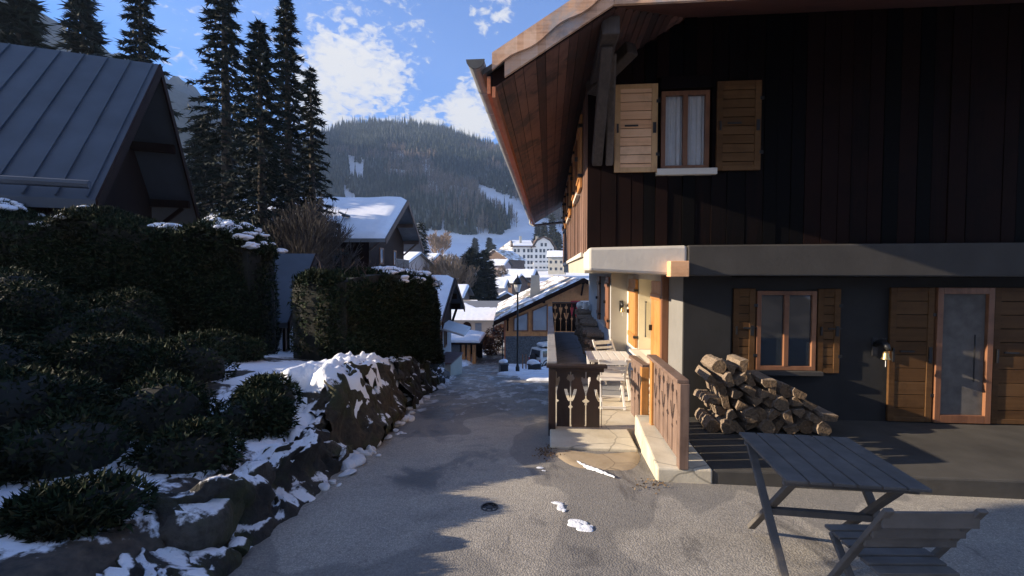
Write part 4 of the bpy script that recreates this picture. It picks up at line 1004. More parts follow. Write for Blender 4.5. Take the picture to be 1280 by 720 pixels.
c2=house('chalet','shaded near chalet with a bare dark sheet roof and deep gable, behind the tallest hedge','chalet',-12.6,12.0,-2.2,R(116),3.1,8,4.6,3.5,.95,1.25,M['black_wood'],M['tin_dark'],None,M['dark_render'],1.5,M['old_wood'],t=.22,wins=[('f',-1.2,3.0,.8,1.),('f',1.3,3.0,.8,1.)],winframe=M['frame_wood'])
balcony(c2,-2.4,2.2,0,2.6,1.0,M['old_wood'])
b=MB()
for y in np.arange(-1.1,9.2,.52):
    for sg in (-1,1): b.bar((sg*.05,y,8.1-.05*1.129+.25),(sg*4.02,y,8.1-4.02*1.129+.25),.03,.05)
b.build('roof_seams',M['tin_dark'],c2)
MB().tube([(-4.15,-1.2,4.05),(-4.15,9,4.05)],.09,8).build('gutter',M['tin_dark'],c2)
c3=house('chalet','small chalet with a steep snow roof and overhanging gable right beside the lane','chalet',-5.05,20.85,-5.0,R(94.1),2.95,7,3.25,1.3,.8,.62,M['far_grey'],M['slate'],M['snow'],None,0,M['old_wood'],snow_t=.14,wins=[('f',-1.6,1.3,.55,1.0),('f',-.5,1.3,.55,1.0),('f',.9,1.3,.6,1.0)],winframe=M['frame_wood'])
MB().hexa([(-.9,-1.15,2.05),(2.1,-1.15,2.05),(2.1,-.0,2.4),(-.9,-.0,2.4),(-.9,-1.15,2.15),(2.1,-1.15,2.15),(2.1,0,2.5),(-.9,0,2.5)]).build('porch_roof',M['snow_dirty'],c3,bevel=.02)
MB().box(-1.3,2.95,-.02,0,2.35,4.0).build('gable_boarding',M['old_wood'],c3)
c4=house('barn','low dark barn with a dusky sheet roof tucked between the two hedges','barn',-7.45,12.6,-3.2,R(104),2.0,5,2.25,1.35,.6,.6,M['far_grey'],M['tin_dark'],None,None,0,M['old_wood'],wins=[('f',-.9,1.0,.4,.75),('f',.2,1.0,.4,.75)],winframe=M['old_wood'])
# planter wall and bin by the lane
x,y,z=on_ground(563,466); gz=float(road_z(20.5))
b=MB(); b.box(-.35,.45,-1.3,1.3,-.3,.75); o=b.build('low_wall',M['tan'],loc=(-4.75,20.6,gz)); MB().box(-.4,.5,-1.36,1.36,.752,.82).build('wall_cap',m_plain('purple_brown_cap',(.14,.09,.09),.8),o); tag(o,'short beige garden wall with a purple-brown cap in front of the small chalet','wall')
b=MB(); b.lathe([(.24,0),(.29,.85),(.31,.86),(.31,.92),(.27,.97),(.05,1.0)],(0,0,0),14); o=b.build('bin',M['plastic_dark'],loc=(-4.85,23.0,float(ground_z(-4.85,23.0))-.02)); tag(o,'black lidded bin beside the short beige garden wall','bin')

# ------------------------------------------------------------------ conifers
t=NT('spruce_needles'); M['spruce']=t.set(t.ramp(t.rand(),[(0.,(.004,.008,.007)),(.6,(.010,.018,.015)),(1.,(.022,.032,.024))]),.75,Specular_IOR_Level=.2)
M['spruce_bark']=m_plain('spruce_bark',(.045,.034,.027),.9,.3,6,.5)
def spruce_meshes(H,Rm,nb,per,leaf,seed,droop=.5,base=.06):
    g=np.random.RandomState(seed); n=nb
    tt=base+(1-base)*(np.arange(n)+g.rand(n)*.8)/n; ang=np.arange(n)*2.399+g.rand(n)*.6
    ln=Rm*(1-tt)**.78*(.55+.75*g.rand(n))+.05
    # sprays along every branch
    f=np.linspace(.12,1,per)[None,:]*np.ones((n,1)); r=f*ln[:,None]
    z=tt[:,None]*H-droop*ln[:,None]*f**1.4+.18*ln[:,None]*f**3
    wdt=(.30*ln[:,None]*(1-f*.75)+.05)
    P=[];O=[]
    for k in range(3):
        off=(g.rand(n,per)*2-1)*wdt; a=ang[:,None]; ca,sa=np.cos(a),np.sin(a)
        P.append(np.stack([ca*r-sa*off,sa*r+ca*off,z-np.abs(off)*.25-g.rand(n,per)*.08*leaf*4],-1).reshape(-1,3))
        O.append(np.stack([ca*np.ones_like(r)-sa*np.sign(off)*.8,sa*np.ones_like(r)+ca*np.sign(off)*.8,-.25*np.ones_like(r)],-1).reshape(-1,3))
    P=np.concatenate(P); O=np.concatenate(O)
    V,Fc=leaf_tris(P,leaf,O*1.6,2.4,-.1)
    b=MB(); b.tube([(0,0,-.6),(0,0,H*.3),(0,0,H*.7),(0,0,H*.985)],[.022*H,.017*H,.008*H,.002*H],7)
    for i in range(0,n,2):
        c,s_=math.cos(ang[i]),math.sin(ang[i]); b.tube([(0,0,tt[i]*H),(c*ln[i]*.5,s_*ln[i]*.5,tt[i]*H-droop*.35*ln[i]),(c*ln[i]*.95,s_*ln[i]*.95,tt[i]*H-droop*.8*ln[i])],[.006*H*(1-tt[i])+.008,.012,.004],3,cap=False)
    return (V,Fc),b
def spruce(label,x,y,z,H,Rm,nb=150,per=12,leaf=.16,seed=1,group=None,mat=None,snow=0,droop=.5):
    root=thing('spruce_tree',label,'tree',(x,y,z),rnd.random()*6,group)
    (V,Fc),b=spruce_meshes(H,Rm,nb,per,leaf,seed,droop)
    npmesh('crown',V,Fc,mat or M['spruce'],root); b.build('trunk',M['spruce_bark'],root)
    if snow:
        g=np.random.RandomState(seed+9); i=g.choice(len(Fc),int(len(Fc)*snow),False); C=V.reshape(-1,4,3)[i].mean(1)+np.array([0,0,.05*leaf])
        a=g.normal(size=(len(i),3)); a[:,2]*=.2; a=unit(a); b_=unit(np.cross(a,np.array([0,0,1.])+g.normal(size=(len(i),3))*.2)); s=leaf*.8
        V2=np.stack([C-a*s-b_*s,C+a*s-b_*s,C+a*s+b_*s,C-a*s+b_*s],1).reshape(-1,3); npmesh('crown_snow',V2,np.arange(len(V2)).reshape(-1,4),M['snow'],root)
    return root
gN='dark spruces between the shaded chalet and the open hillside'
s1=spruce('broad dark spruce right behind the gable of the shaded near chalet',-13.0,19.5,-3.2,14.5,2.7,150,30,.105,3,gN)
s2=spruce('slender dark spruce furthest to the right in the shaded row, tips against the clouds',-11.7,21.5,-3.6,13.6,1.7,130,24,.09,4,gN)
s3=spruce('tall dark spruce in the middle of the shaded row behind the barn',-13.7,22.8,-3.6,18,2.7,170,30,.11,5,gN)
s4=spruce('second tall spruce of the shaded row, its top cut off by the picture edge',-17.5,23.3,-3.6,21,3.2,180,30,.12,6,gN)
s5=spruce('spruce rising behind the ridge of the dark sheet roof',-23,24,-3,20,3.2,180,28,.12,7,gN)
for i,(x,y,h) in enumerate([(-30,23.5,21),(-31,28,24),(-31,32.5,22),(-30,37,20)]):  # spruces added to shade the snowy roof of the balcony chalet
    spruce(['bushy spruce behind the dark sheet roof, the front one of four','tallest bushy spruce of the four behind the dark sheet roof','bushy spruce behind the dark sheet roof, third from the front','bushy spruce behind the dark sheet roof, the rearmost of four'][i],x,y,float(ground_z(x,y))-.3,h,4.2,150,14,.26,40+i,'bushy spruces beyond the shaded chalet')
def shrub(label,x,y,z,parts,n,leaf,seed,name='shrub',mat=None,core=.78):
    root=thing(name,label,'shrub',(x,y,z)); g=np.random.RandomState(seed); P=[];O=[]; b=MB()
    for (cx,cy,cz,rx,ry,rz_) in parts:
        m=int(n/len(parts)); d=unit(g.normal(size=(m,3))); rr=1-np.abs(g.normal(size=(m,1)))*.12
        P.append(d*rr*np.array([rx,ry,rz_])+np.array([cx,cy,cz])); O.append(d)
        if core: b.lump((cx,cy,cz),1,rx*core,ry*core,rz_*core,.12,seed=seed,n=2)
    V,Fc=leaf_tris(np.concatenate(P),leaf,np.concatenate(O),2.); npmesh('foliage',V,Fc,mat or M['hedge'],root)
    if core: b.build('branches',M['hedge_core'],root)
    return root
rp=shrub('round-headed evergreen on a bare trunk beside the low wall',-6.2,1.0,float(ground_z(-6.2,1.0)),[(0,0,3.2,1.9,2.0,1.5),(.3,.7,2.5,1.2,1.2,.8),(-.4,-.6,3.9,1.4,1.5,1.3),(.2,.4,4.4,1.2,1.2,1.0)],26000,.08,71,name='evergreen_tree'); rp['category']='tree'  # out-of-view tree added so its crown shades the right foreground
MB().tube([(0,0,-.4),(.05,.05,1.4),(0,0,3.4)],[.16,.13,.08],8).build('trunk',M['spruce_bark'],rp)
for i,(x,y,r,h) in enumerate([(-2.75,1.4,.36,.16),(-2.7,2.35,.34,.18),(-2.85,3.3,.38,.26),(-3.0,4.25,.42,.32),(-3.15,4.75,.36,.30),(-3.55,1.9,.5,.26),(-3.6,2.95,.52,.28),(-3.75,4.0,.5,.40),(-4.5,5.2,.55,.42),(-4.5,2.3,.65,.38),(-4.7,3.5,.7,.42),(-5.3,4.9,.7,.42),(-6.2,4.2,.8,.55),(-6.4,5.8,.7,.5),(-7.6,5.4,.85,.7),(-5.9,2.9,.85,.62),(-7.3,6.9,.8,.7),(-5.2,6.6,.6,.35),(-8.8,6.6,.9,.85)]):  # junipers added and sized so their shadows edge the sunlit lane
    g=random.Random(i+90); o=shrub('low dark green juniper cushion on the bank in front of the tall hedge',x,y,float(ground_z(x,y))-.08,[(0,0,h*.4,r,r,h),(g.uniform(-.4,.4)*r,g.uniform(-.4,.4)*r,h*.7,r*.6,r*.6,h*.75),(g.uniform(-.5,.5)*r,g.uniform(-.5,.5)*r,h*.5,r*.7,r*.6,h*.6)],int(16000*r*r)+3500,.026,300+i,name='juniper'); o['group']='low junipers on the near bank'
# unseen tall house added behind the camera to dim the right side
c5=house('chalet','tall timber house with a white base on the chalet side of the lane','chalet',8.2,-5.2,-2.0,R(180),5.25,10,9.2,2.,.0,.02,M['old_wood'],M['slate'],M['snow'],M['far_white'],2.5,None,wins=[('f',-2,4,1,1.3),('f',0,4,1,1.3),('f',2,4,1,1.3)],winframe=M['frame_wood'])
# ------------------------------------------------------------------ the neighbour house down the lane, lamp, car
nb=house('neighbour_house','orange timber house on a blue-grey stone base, stone slab roof half under snow','house',2.6,36.2,-6.9,R(5.5),6.15,18,3.25,2.95,.85,1.1,M['house_wood'],M['lauze'],None,M['blue_stone'],1.75,M['old_wood'],t=.22,raft=True)
MB().box(-6.16-.05,-6.15,0,18,1.75,3.3).build('red_boarding',M['house_red'],nb)
def nwin(x0,x1,z0,za,zb_):
    b=MB(); fw=.09
    b.prism([(x0,z0),(x0+fw,z0),(x0+fw,za),(x0,za)][::1],'y',-.09,-.0); b.prism([(x1-fw,z0),(x1,z0),(x1,zb_),(x1-fw,zb_)],'y',-.09,0); b.prism([(x0+fw,z0),(x1-fw,z0),(x1-fw,z0+fw),(x0+fw,z0+fw)],'y',-.09,0)
    b.prism([(x0,za),(x1,zb_),(x1,zb_+fw),(x0,za+fw)],'y',-.091,0)
    o=b.build('window',M['frame_wood'],nb); p=MB(); p.prism([(x0+fw,z0+fw),(x1-fw,z0+fw),(x1-fw,zb_),(x0+fw,za)],'y',-.04,-.02); p.build('pane',M['glass_bright'],o)
nwin(-5.45,-4.25,2.15,3.15,3.62); nwin(-3.95,-2.7,2.15,3.75,4.25)
MB().box(-3.4,-2.35,-.09,-.03,-.9,.95).build('door_frame',M['far_grey'],nb)
MB().box(-3.28,-2.47,-.10,-.035,-.9,.83).build('door',M['red'],nb)
MB().box(-.85,-.1,-.07,0,3.35,4.6).build('shutter',M['red'],nb); MB().box(-.08,.8,-.06,0,3.35,4.6).build('window',M['far_white'],nb)
MB().box(-6.18,-6.08,-.06,.05,-2,3.3).build('corner_post',M['house_red'],nb)
b=MB(); b.hexa([(-3.9,4.2,3.8),(-2.9,4.2,3.8),(-2.9,5.0,3.8),(-3.9,5.0,3.8),(-3.75,4.3,6.6),(-3.05,4.3,6.6),(-3.05,4.9,6.6),(-3.75,4.9,6.6)]); b.build('chimney',M['tan'],nb); 
b=MB(); 
for i in range(3): b.box(-7.3,-7.05,3+i*5,3.1+i*5,2.55,2.75)
MB().tube([(-7.02,-1.05,2.72),(-7.02,19,2.72)],.08,8).build('gutter',M['iron'],nb); MB().tube([(-7.02,-.9,2.68),(-7.0,-.8,2.3),(-6.3,-.2,2.1),(-6.3,-.1,-1.5)],.05,7).build('downpipe',M['iron'],nb)
# street lamp
x,y=at_=(0,0); xl,yl,zl=on_ground(647,468,18,30)
lp=thing('street_lamp','black post lamp with white lantern and dark hood, in the parking snow','street lamp',(xl,yl,zl))
MB().lathe([(.10,-.2),(.10,.35),(.075,.4),(.055,.5),(.04,3.9),(.055,3.95),(.03,4.05)],(0,0,0),12).build('post',M['iron'],lp,smooth=True)
MB().lathe([(.08,4.05),(.19,4.42),(.19,4.46)],(0,0,0),8).build('lantern',m_plain('opal_glass',(.72,.72,.70),.3,.03),lp)
MB().lathe([(.23,4.46),(.20,4.55),(.12,4.72),(.05,4.78),(.02,4.92),(.0,4.95)],(0,0,0),12).build('hood',M['iron'],lp,smooth=True)
MB().lathe([(.09,4.03),(.1,4.06),(.06,4.08)],(0,0,0),10).build('collar',M['iron'],lp)
# parked car seen from behind
def car(loc,rz):
    t=thing('parked_car','white boxy off-road car with roof box and spare wheel by the red door','car',loc,rz)
    b=MB(); b.prism([(-1.95,.55),(2.0,.5),(2.1,.62),(2.08,.95),(1.0,1.06),(-1.95,1.08)],'y',-.82,.82); b.build('body',M['car_paint'],t,bevel=.05)
    b=MB(); b.hexa([(-1.92,-.78,1.082),(.95,-.78,1.082),(.95,.78,1.082),(-1.92,.78,1.082),(-1.78,-.68,1.78),(.35,-.68,1.78),(.35,.68,1.78),(-1.78,.68,1.78)]); cab=b.build('cabin',M['car_paint'],t,bevel=.05)
    for s in (-1,1):
        for (a,c) in ((-1.7,-.95),(-.85,-.05),(.05,.62)):
            yo=lambda z: s*(.79-.10*(z-1.08)/.7)
            b=MB(); q=[(a,1.16),(c+(.1 if c>.5 else 0),1.16),(c-(.16 if c>.5 else 0),1.64),(a+.04,1.64)]
            b.add([(p[0],yo(p[1])+s*.006,p[1]) for p in q]+[(p[0],yo(p[1])-s*.01,p[1]) for p in q],[(0,1,2,3) if s<0 else (3,2,1,0),(7,6,5,4),(0,4,5,1),(1,5,6,2),(2,6,7,3),(3,7,4,0)]); b.build('side_window',M['glass'],t)
    b=MB(); b.add([(-1.925,-.62,1.16),(-1.925,.62,1.16),(-1.83,.56,1.66),(-1.83,-.56,1.66),(-1.90,-.62,1.16),(-1.90,.62,1.16),(-1.80,.56,1.66),(-1.80,-.56,1.66)],[(3,2,1,0),(4,5,6,7),(0,1,5,4),(1,2,6,5),(2,3,7,6),(3,0,4,7)]); b.build('rear_window',M['glass'],t)
    for sx in (-1.3,1.35):
        for s in (-1,1):
            b=MB(); b.lathe([(.24,-.12),(.36,-.11),(.39,-.06),(.39,.06),(.36,.11),(.24,.12)],(0,0,0),20); b.xform(Matrix.Translation((sx,s*.72,.39))@Matrix.Rotation(math.pi/2,4,'X')); w=b.build('wheel',M['rubber'],t,smooth=False)
            b=MB(); b.lathe([(.08,-.125),(.23,-.1),(.24,.1),(.08,.125)],(0,0,0),14); b.xform(Matrix.Translation((sx,s*.72,.39))@Matrix.Rotation(math.pi/2,4,'X')); b.build('rim',M['steel'],w)
            b=MB(); b.tube([(sx+.5*math.cos(a),s*.80,.42+.5*math.sin(a)) for a in np.linspace(.05,math.pi-.05,9)],.06,6); b.build('wheel_arch',M['plastic_dark'],t)
    b=MB(); b.lathe([(.10,-.1),(.33,-.1),(.37,-.05),(.37,.05),(.33,.1),(.1,.1)],(0,0,0),20); b.xform(Matrix.Translation((-2.08,.05,1.02))@Matrix.Rotation(math.pi/2,4,'Y')); b.build('spare_wheel',M['rubber'],t)
    b=MB(); b.box(-2.1,-1.94,-.85,.85,.48,.64); b.build('bumper',M['plastic_dark'],t,bevel=.02)
    for s in (-1,1): MB().box(-1.975,-1.95,s*.72-.07,s*.72+.07,.78,.98).build('tail_lamp',M['red'],t)
    b=MB(); b.prism([(-1.45,1.90),(.55,1.90),(.75,1.98),(.45,2.18),(-1.3,2.20),(-1.5,2.08)],'y',-.42,.40); b.build('roof_box',M['car_paint'],t,bevel=.06)
    b=MB(); b.box(-1.1,-1.04,-.68,.68,1.78,1.90); b.box(.0,.06,-.68,.68,1.78,1.90); b.build('roof_rack',M['iron'],t)
    return t
xc,yc=.35,31.0
zc=float(ground_z(xc,yc))+.05
car((xc,yc,zc-.05),R(38)).scale=(.84,.84,.84)
# snow island round the lamp with kerb stones and stakes
o=joined('parking_snow',[drift(-3.3,2.0,17.6,27.5,-.75,51,.20,.1,edge=lambda X,Y:(X-np.interp(Y,[17.5,20,22,27],[-1.0,-1.8,-2.45,-2.8]))*1.4+.3*fbm(X,Y,2,4),base=lambda X,Y:ground_z(X,Y)+.0),drift(-3.6,1.8,27.5,34,-.3,52,.2,.15,edge=lambda X,Y:(X-np.interp(Y,[27,34],[-2.9,-3.5]))*1.4)],M['snow'],smooth=True)
tag(o,'shovelled snow heaped round the foot of the street lamp','snow',kind='stuff')
def box_thing(name,label,cat,x,y,dx,dy,h,mat,rz=0,bev=.03,group=None):
    b=MB(); b.box(-dx,dx,-dy,dy,-.2,h); o=b.build(name,mat,bevel=bev,loc=(x,y,float(ground_z(x,y)))); o.rotation_euler=(0,0,rz); return tag(o,label,cat,group)
def planter(label,x,y,dx,dy,h,rz):
    t=thing('planter',label,'planter',(x,y,float(ground_z(x,y))),rz,'dark planters in the parking snow')
    b=MB(); b.box(-dx,dx,-dy,dy,-.2,h-.06); b.box(-dx-.03,dx+.03,-dy-.03,dy+.03,h-.06,h); b.build('trough',M['plastic_dark'],t,bevel=.02)
    b=MB(); b.lump((0,0,h+.03),1,dx*.95,dy*.95,.14,.3,seed=int(x*10+50)); b.build('snow_cap',M['snow'],t,smooth=True); return t
planter('larger dark planter half buried in snow, right of the street lamp',-.75,24.0,.34,.2,.5,R(-8))
planter('smaller dark planter at the road edge of the snow, left of the lamp',-2.35,23.1,.2,.5,.6,R(12))
planter('long low dark planter in the snow in front of the parked car',.75,24.6,.6,.2,.45,0)
for i,(x,y) in enumerate(((-1.75,25.6),(-1.45,25.0),(-1.25,24.7))):
    b=MB(); b.lathe([(.035,-.3),(.035,.95),(.0,1.0)],(0,0,0),8); o=b.build('stake',M['frame_wood'],loc=(x,y,float(ground_z(x,y)))); tag(o,'thin dark wooden stake in the snow just right of the lamp post','stake','stakes in the snow by the lamp')
# ------------------------------------------------------------------ shed, back house, bush at the bend
z0=float(road_z(37))-.05
sh=thing('shed','open stone shed with an overhanging snow roof beside the lane bend','shed',(-7.6,36,z0-.25))
b=MB(); b.box(-1.2,.35,.1,4,-.5,2.0); b.build('stone_wall',M['rubble'],sh)
for x in (.62,1.05,1.5): MB().box(x-.13,x+.13,.1,.4,-.3,2.2).build('post',M['house_wood'],sh)
MB().box(.4,1.65,3.6,3.9,-.3,2.2).build('back_wall',M['old_wood'],sh)
b=MB(); b.hexa([(-2.6,-.5,2.0),(2.2,-.5,2.0),(2.0,4.2,2.1),(-2.6,4.2,2.75),(-2.6,-.5,2.12),(2.2,-.5,2.12),(2.0,4.2,2.22),(-2.6,4.2,2.87)]); b.build('roof',M['old_wood'],sh)
b=MB(); b.hexa([(-2.55,-.45,2.125),(2.1,-.45,2.125),(1.95,4.15,2.225),(-2.55,4.15,2.87),(-2.5,-.4,2.42),(1.95,-.4,2.36),(1.85,4.1,2.42),(-2.5,4.1,3.15)]); b.build('roof_snow',M['snow'],sh,bevel=.08,smooth=False)
bhz=-7.7
bh=house('farmhouse','long mauve-grey house with a broad snow roof and small arched door, closing the lane','house',-5.1,57,bhz,R(90+2),5.0,8.6,2.25,1.6,.9,.9,M['far_grey'],M['corrugated'],None,None,0,None,t=.16)
# snow on the lower part of its near slope, with the top bare
V=[];Fc=[];n=0
xs=np.linspace(-5.85,-.2,50); ys=np.linspace(-.85,9.4,60); X,Y=np.meshgrid(xs,ys); bare=np.interp(Y,[-1,2,4,5,6.5,9.5],[-2.4,-2.3,-2.2,-1.2,-.5,-.3])+.25*fbm(X*0+Y*1.3,X*2,2,7)
Z=2.25+1.6-np.abs(X)*.32+.16+.13*sstep(-.02,.3,np.minimum(np.minimum(X+5.85,bare-X),np.minimum(Y+.85,9.4-Y)))-.03*((np.mod(X+.3,1.1)<.14)&(np.mod(Y,.7)<.3))-.03*(X>bare)
i=np.arange(59)[:,None]*50+np.arange(49); ok=(X[:-1,:-1]<bare[:-1,:-1]+.1)
npmesh('roof_snow',np.stack([X,Y,Z],-1).reshape(-1,3),np.stack([i,i+1,i+51,i+50],-1)[ok],M['snow'],bh,smooth=True)
def lwin(root,hw,u,z,w,h,mat,name,arch=False):
    b=MB()
    if arch: p=[(u-w/2,z),(u+w/2,z)]+[(u+w/2*math.cos(a),z+h-w/2+w/2*math.sin(a)) for a in np.linspace(0,math.pi,9)]; b.prism(p,'x',-hw-.06,-hw)
    else: b.box(-hw-.06,-hw,u-w/2,u+w/2,z,z+h)
    return b.build(name,mat,root)
lwin(bh,5,4.65,.1,1.0,1.75,M['old_wood'],'door',True); lwin(bh,5,6.1,.75,1.0,.75,M['blue_shutter'],'window'); lwin(bh,5,3.3,.55,.75,1.15,M['blue_shutter'],'shutter'); lwin(bh,5,.4,1.1,.8,.5,M['frame_wood'],'window')
f=thing('garden_fence','low grey rail fence in front of the long mauve-grey house','fence',(-9.2,54,float(ground_z(-9.2,54))))
for z in (.5,.95): MB().box(0,4.2,-.03,.03,z,z+.1).build('rail',M['grey_post'],f)
for x in np.linspace(0,4.2,5): MB().box(x-.06,x+.06,-.05,.05,-.3,1.05).build('post',M['grey_post'],f)
t=NT('russet_leaf'); M['russet']=t.set(t.ramp(t.rand(),[(0.,(.05,.025,.018)),(.6,(.15,.06,.035)),(1.,(.24,.10,.05))]),.8)
shrub('reddish-brown bare bush at the left corner of the orange timber house',-5.25,41.5,float(ground_z(-5.25,41.5)),[(0,0,1.3,.85,.9,1.3),(.5,.6,1.7,.6,.6,1.0),(-.3,-.3,.9,.6,.6,.8)],2600,.10,81,mat=M['russet'],core=False)
shrub('small dark evergreen shrub with snow beside the russet bush',-6.1,44.5,float(ground_z(-6.1,44.5)),[(0,0,.6,.5,.5,.8)],1500,.08,82)
# ------------------------------------------------------------------ village beyond
def G(px,Y): # ground point under a column of the photograph at distance Y
    d=cam_d+cam_r*((px-640)/F); k=Y/d.y; return d.x*k
def vh(label,px,Y,w0,rz,hw,L,he,rise,wall,roof,snow=True,oe=.7,og=.8,**k):
    x=G(px,Y); return house('village_house',label,'house',x,Y,w0,R(rz),hw,L,he,rise,oe,og,wall,roof,M['snow'] if snow else None,None,0,None,pane=False,snow_t=.3,**k)
vh('low house with a two-part snow roof and brown upper wall, behind the farmhouse roof',581,74,-9,90,4.2,4.0,5.0,1.5,M['far_wood'],M['slate'],wins=[('l',1,3.2,.8,.8),('l',3,3.2,.8,.8)])
vh('bare grey roof just above the long farmhouse, in front of the conifers',590,66,-9.2,90,3.4,5.5,3.3,1.6,M['far_pink'],M['lauze'],False)
vh('small grey house with a thick snow roof just right of the balcony chalet',523,80,-4.2,75,4.2,5.,5.6,1.9,M['far_grey'],M['slate'],wins=[('l',2,3.4,1,1)])
vh('orange-brown village house with a snowy roof behind the bare trees',548,150,-6,80,5.5,9,9.6,2.4,M['far_orange'],M['slate'],wins=[('l',2,6,1.2,1.2),('l',5,6,1.2,1.2),('l',8,6,1.2,1.2)])
vh('timber gabled chalet under the hotel, brown roof without snow',618,172,-5,-25,6.2,13,10,3.6,M['far_wood'],M['lauze'],False,wins=[('f',-2,7,1.2,1.4),('f',1.5,7,1.2,1.4)])
vh('pinkish house with a blue-white lean snow roof in front of the hotel',634,160,-6,78,4.5,9,8.4,1.8,M['far_pink'],M['slate'],wins=[('l',2,5.5,1,1.1),('l',5,5.5,1,1.1),('l',7,2.5,1,1.1)])
vh('small grey house with a snow roof right of the conifer clump',632,118,-8.2,85,3.6,6.5,4.2,1.7,M['far_grey'],M['slate'],wins=[('l',2,2.2,.8,.8),('l',4.5,2.2,.8,.8)])
vh('tiny snow-roofed cabin just left of the lamp lantern',634,92,-8.4,10,2.2,5,2.7,1.2,M['far_wood'],M['slate'])
vh('broad snow-roofed house right above the lamp lantern',668,140,-7.5,82,5,10,6.0,2.0,M['far_wood'],M['slate'])
vh('low snow-roofed house with a dark gable left of the lantern hood',650,128,-7.5,60,4,7,4.6,1.9,M['far_wood'],M['slate'])
vh('cream two-storey house with a blue snow roof at the right edge of the hotel',707,215,-1.2,86,5,8,8.4,2.6,M['far_cream'],M['slate'],wins=[('l',2+2.4*i,z,1,1.3) for i in range(3) for z in (2.,5.2)])
vh('white-roofed hall beyond the conifer clump',568,200,0,85,6,10,5.5,2.2,M['far_grey'],M['slate'])
# hotel
xh=G(659,250)
ht=thing('hotel','big white hotel with rows of windows and dark gabled roof, below the ski slope','hotel',(xh,250,-4.),R(8)); ht.scale=(1.1,1.1,1.15)
b=MB(); b.prism([(-7.5,0),(13.5,0),(13.5,15.4),(11.5,18.4),(5.2,18.4),(3.2,15.4),(-7.5,15.4)],'y',0,14); b.build('wall',M['far_white'],ht)
b=MB(); b.prism([(-7.5-6.5*.71,-6.5*0)]*0 or [(-7.5,0),(-13.5,4.5),(-13.5,14),(-7.5,14)],'z',0,15.4); b.build('wing_wall',M['far_white'],ht)
b=MB(); b.hexa([(-8.4,-1,15.4),(4.2,-1,15.4),(4.2,14,18.9),(-8.4,14,18.9),(-8.4,-1,15.9),(4.2,-1,15.9),(4.2,14,19.5),(-8.4,14,19.5)]); r_=b.build('roof',M['far_wood'],ht)
b=MB(); b.hexa([(-7,-.6,15.92),(3,-.6,15.92),(3,13,19.2),(-7,13,19.2),(-7,-.6,16.4),(3,-.6,16.4),(3,13,19.7),(-7,13,19.7)]); b.build('roof_snow',M['snow'],r_)
b=MB()
pr=[(1.9,14.6),(4.8,18.9),(8.35,20.2),(11.9,18.9),(14.9,14.4)]
for i in range(4):
    (a,za),(c,zc_)=pr[i],pr[i+1]; b.hexa([(a,-1.2,za),(c,-1.2,zc_),(c,14.5,zc_),(a,14.5,za),(a,-1.2,za+.6),(c,-1.2,zc_+.6),(c,14.5,zc_+.6),(a,14.5,za+.6)])
b.build('roof',M['far_wood'],ht)
b=MB(); b.prism([(4.9,18.3),(11.8,18.3),(8.35,20.15)],'y',.02,13); b.build('gable_wall',M['far_white'],ht)
b=MB()
for (q) in ([(-14.3,4.2),(-7.8,-1.0),(-7.8,14)],): 
    b.add([(-14.4,4.4,14.6),(-7.4,-.9,14.6),(-8.0,8,19.4),(-14.4,14,14.6),(-7.4,14,19.4)],[(0,1,2),(0,2,4,3)])
b.build('roof',M['lauze'],ht)
for px_ in (-3,5.6,9.9): MB().box(px_-.6,px_+.6,5,6,18,21.2).build('chimney',M['far_cream'],ht)
hw_=None
def hwin(x,z,w=1.15,h=1.6,fr=True):
    b=MB(); b.box(x-w/2,x+w/2,-.06,0,z,z+h); b.build('window',M['far_glass'],ht)
for fl in range(5):
    for x in (-6.2,-4.4,-1.6,.6,2.2,4.6,6.8,8.6,10.6,12.2):
        hwin(x,1.6+fl*2.85)
for x in (7.4,9.4): hwin(x,15.9)
for fl in range(4):
    for u in (.2,.5,.8):
        xx=-7.5-6*u; yy=4.5*u; b=MB(); b.xform(Matrix()); b.box(-.55,.55,-.08,.02,1.8+fl*3.1,3.3+fl*3.1); b.xform(Matrix.Translation((xx,yy,0))@Matrix.Rotation(math.atan2(-4.5,6),4,'Z')); b.build('window',M['far_glass'],ht)
for z in (4.3,7.15): MB().box(3,13.2,-1.1,-.001,z-.15,z+.9).build('balcony',M['far_white'],ht)
MB().box(-8,2,-5,-.01,-1.,3.4).build('annex',M['far_white'],ht)
# ------------------------------------------------------------------ trees in the valley
gC='conifers in the clump behind the farmhouse'
for i,(px,Y,top,r,lab) in enumerate([(581,88,318,2.3,'dark conifer at the left end of the clump, with a thin top'),(589,91,310,2.6,'tallest dark conifer of the clump behind the farmhouse'),(598,87,316,2.5,'dark conifer in the middle of the clump, wide skirt'),(606,90,312,2.7,'dark conifer second from the right of the clump'),(612,86,326,2.2,'shortest dark conifer, at the right end of the clump'),(593,84,332,2.2,'low dark conifer in front of the clump')]):
    x=G(px,Y); zb_=-9.2; zt_=(340-top)/F*Y; spruce(lab,x,Y,zb_,zt_-zb_,r,110,9,.36,100+i,gC,snow=.015)
spruce('snow-dusted spruce beside the gable of the balcony chalet',G(526,85),85,-6,15.5,3.0,110,10,.34,120,None,snow=.22)
spruce('grey-green pointed spruce standing alone on the snow field above the roofs',G(594,330),330,9,16,4,70,8,.75,121)
spruce('dark spruce of the pair on the snow field, the taller',G(612,320),320,9,15.5,4.2,70,8,.75,122)
spruce('dark spruce of the pair on the snow field, the shorter',G(617,325),325,9,11,3,60,8,.7,123)
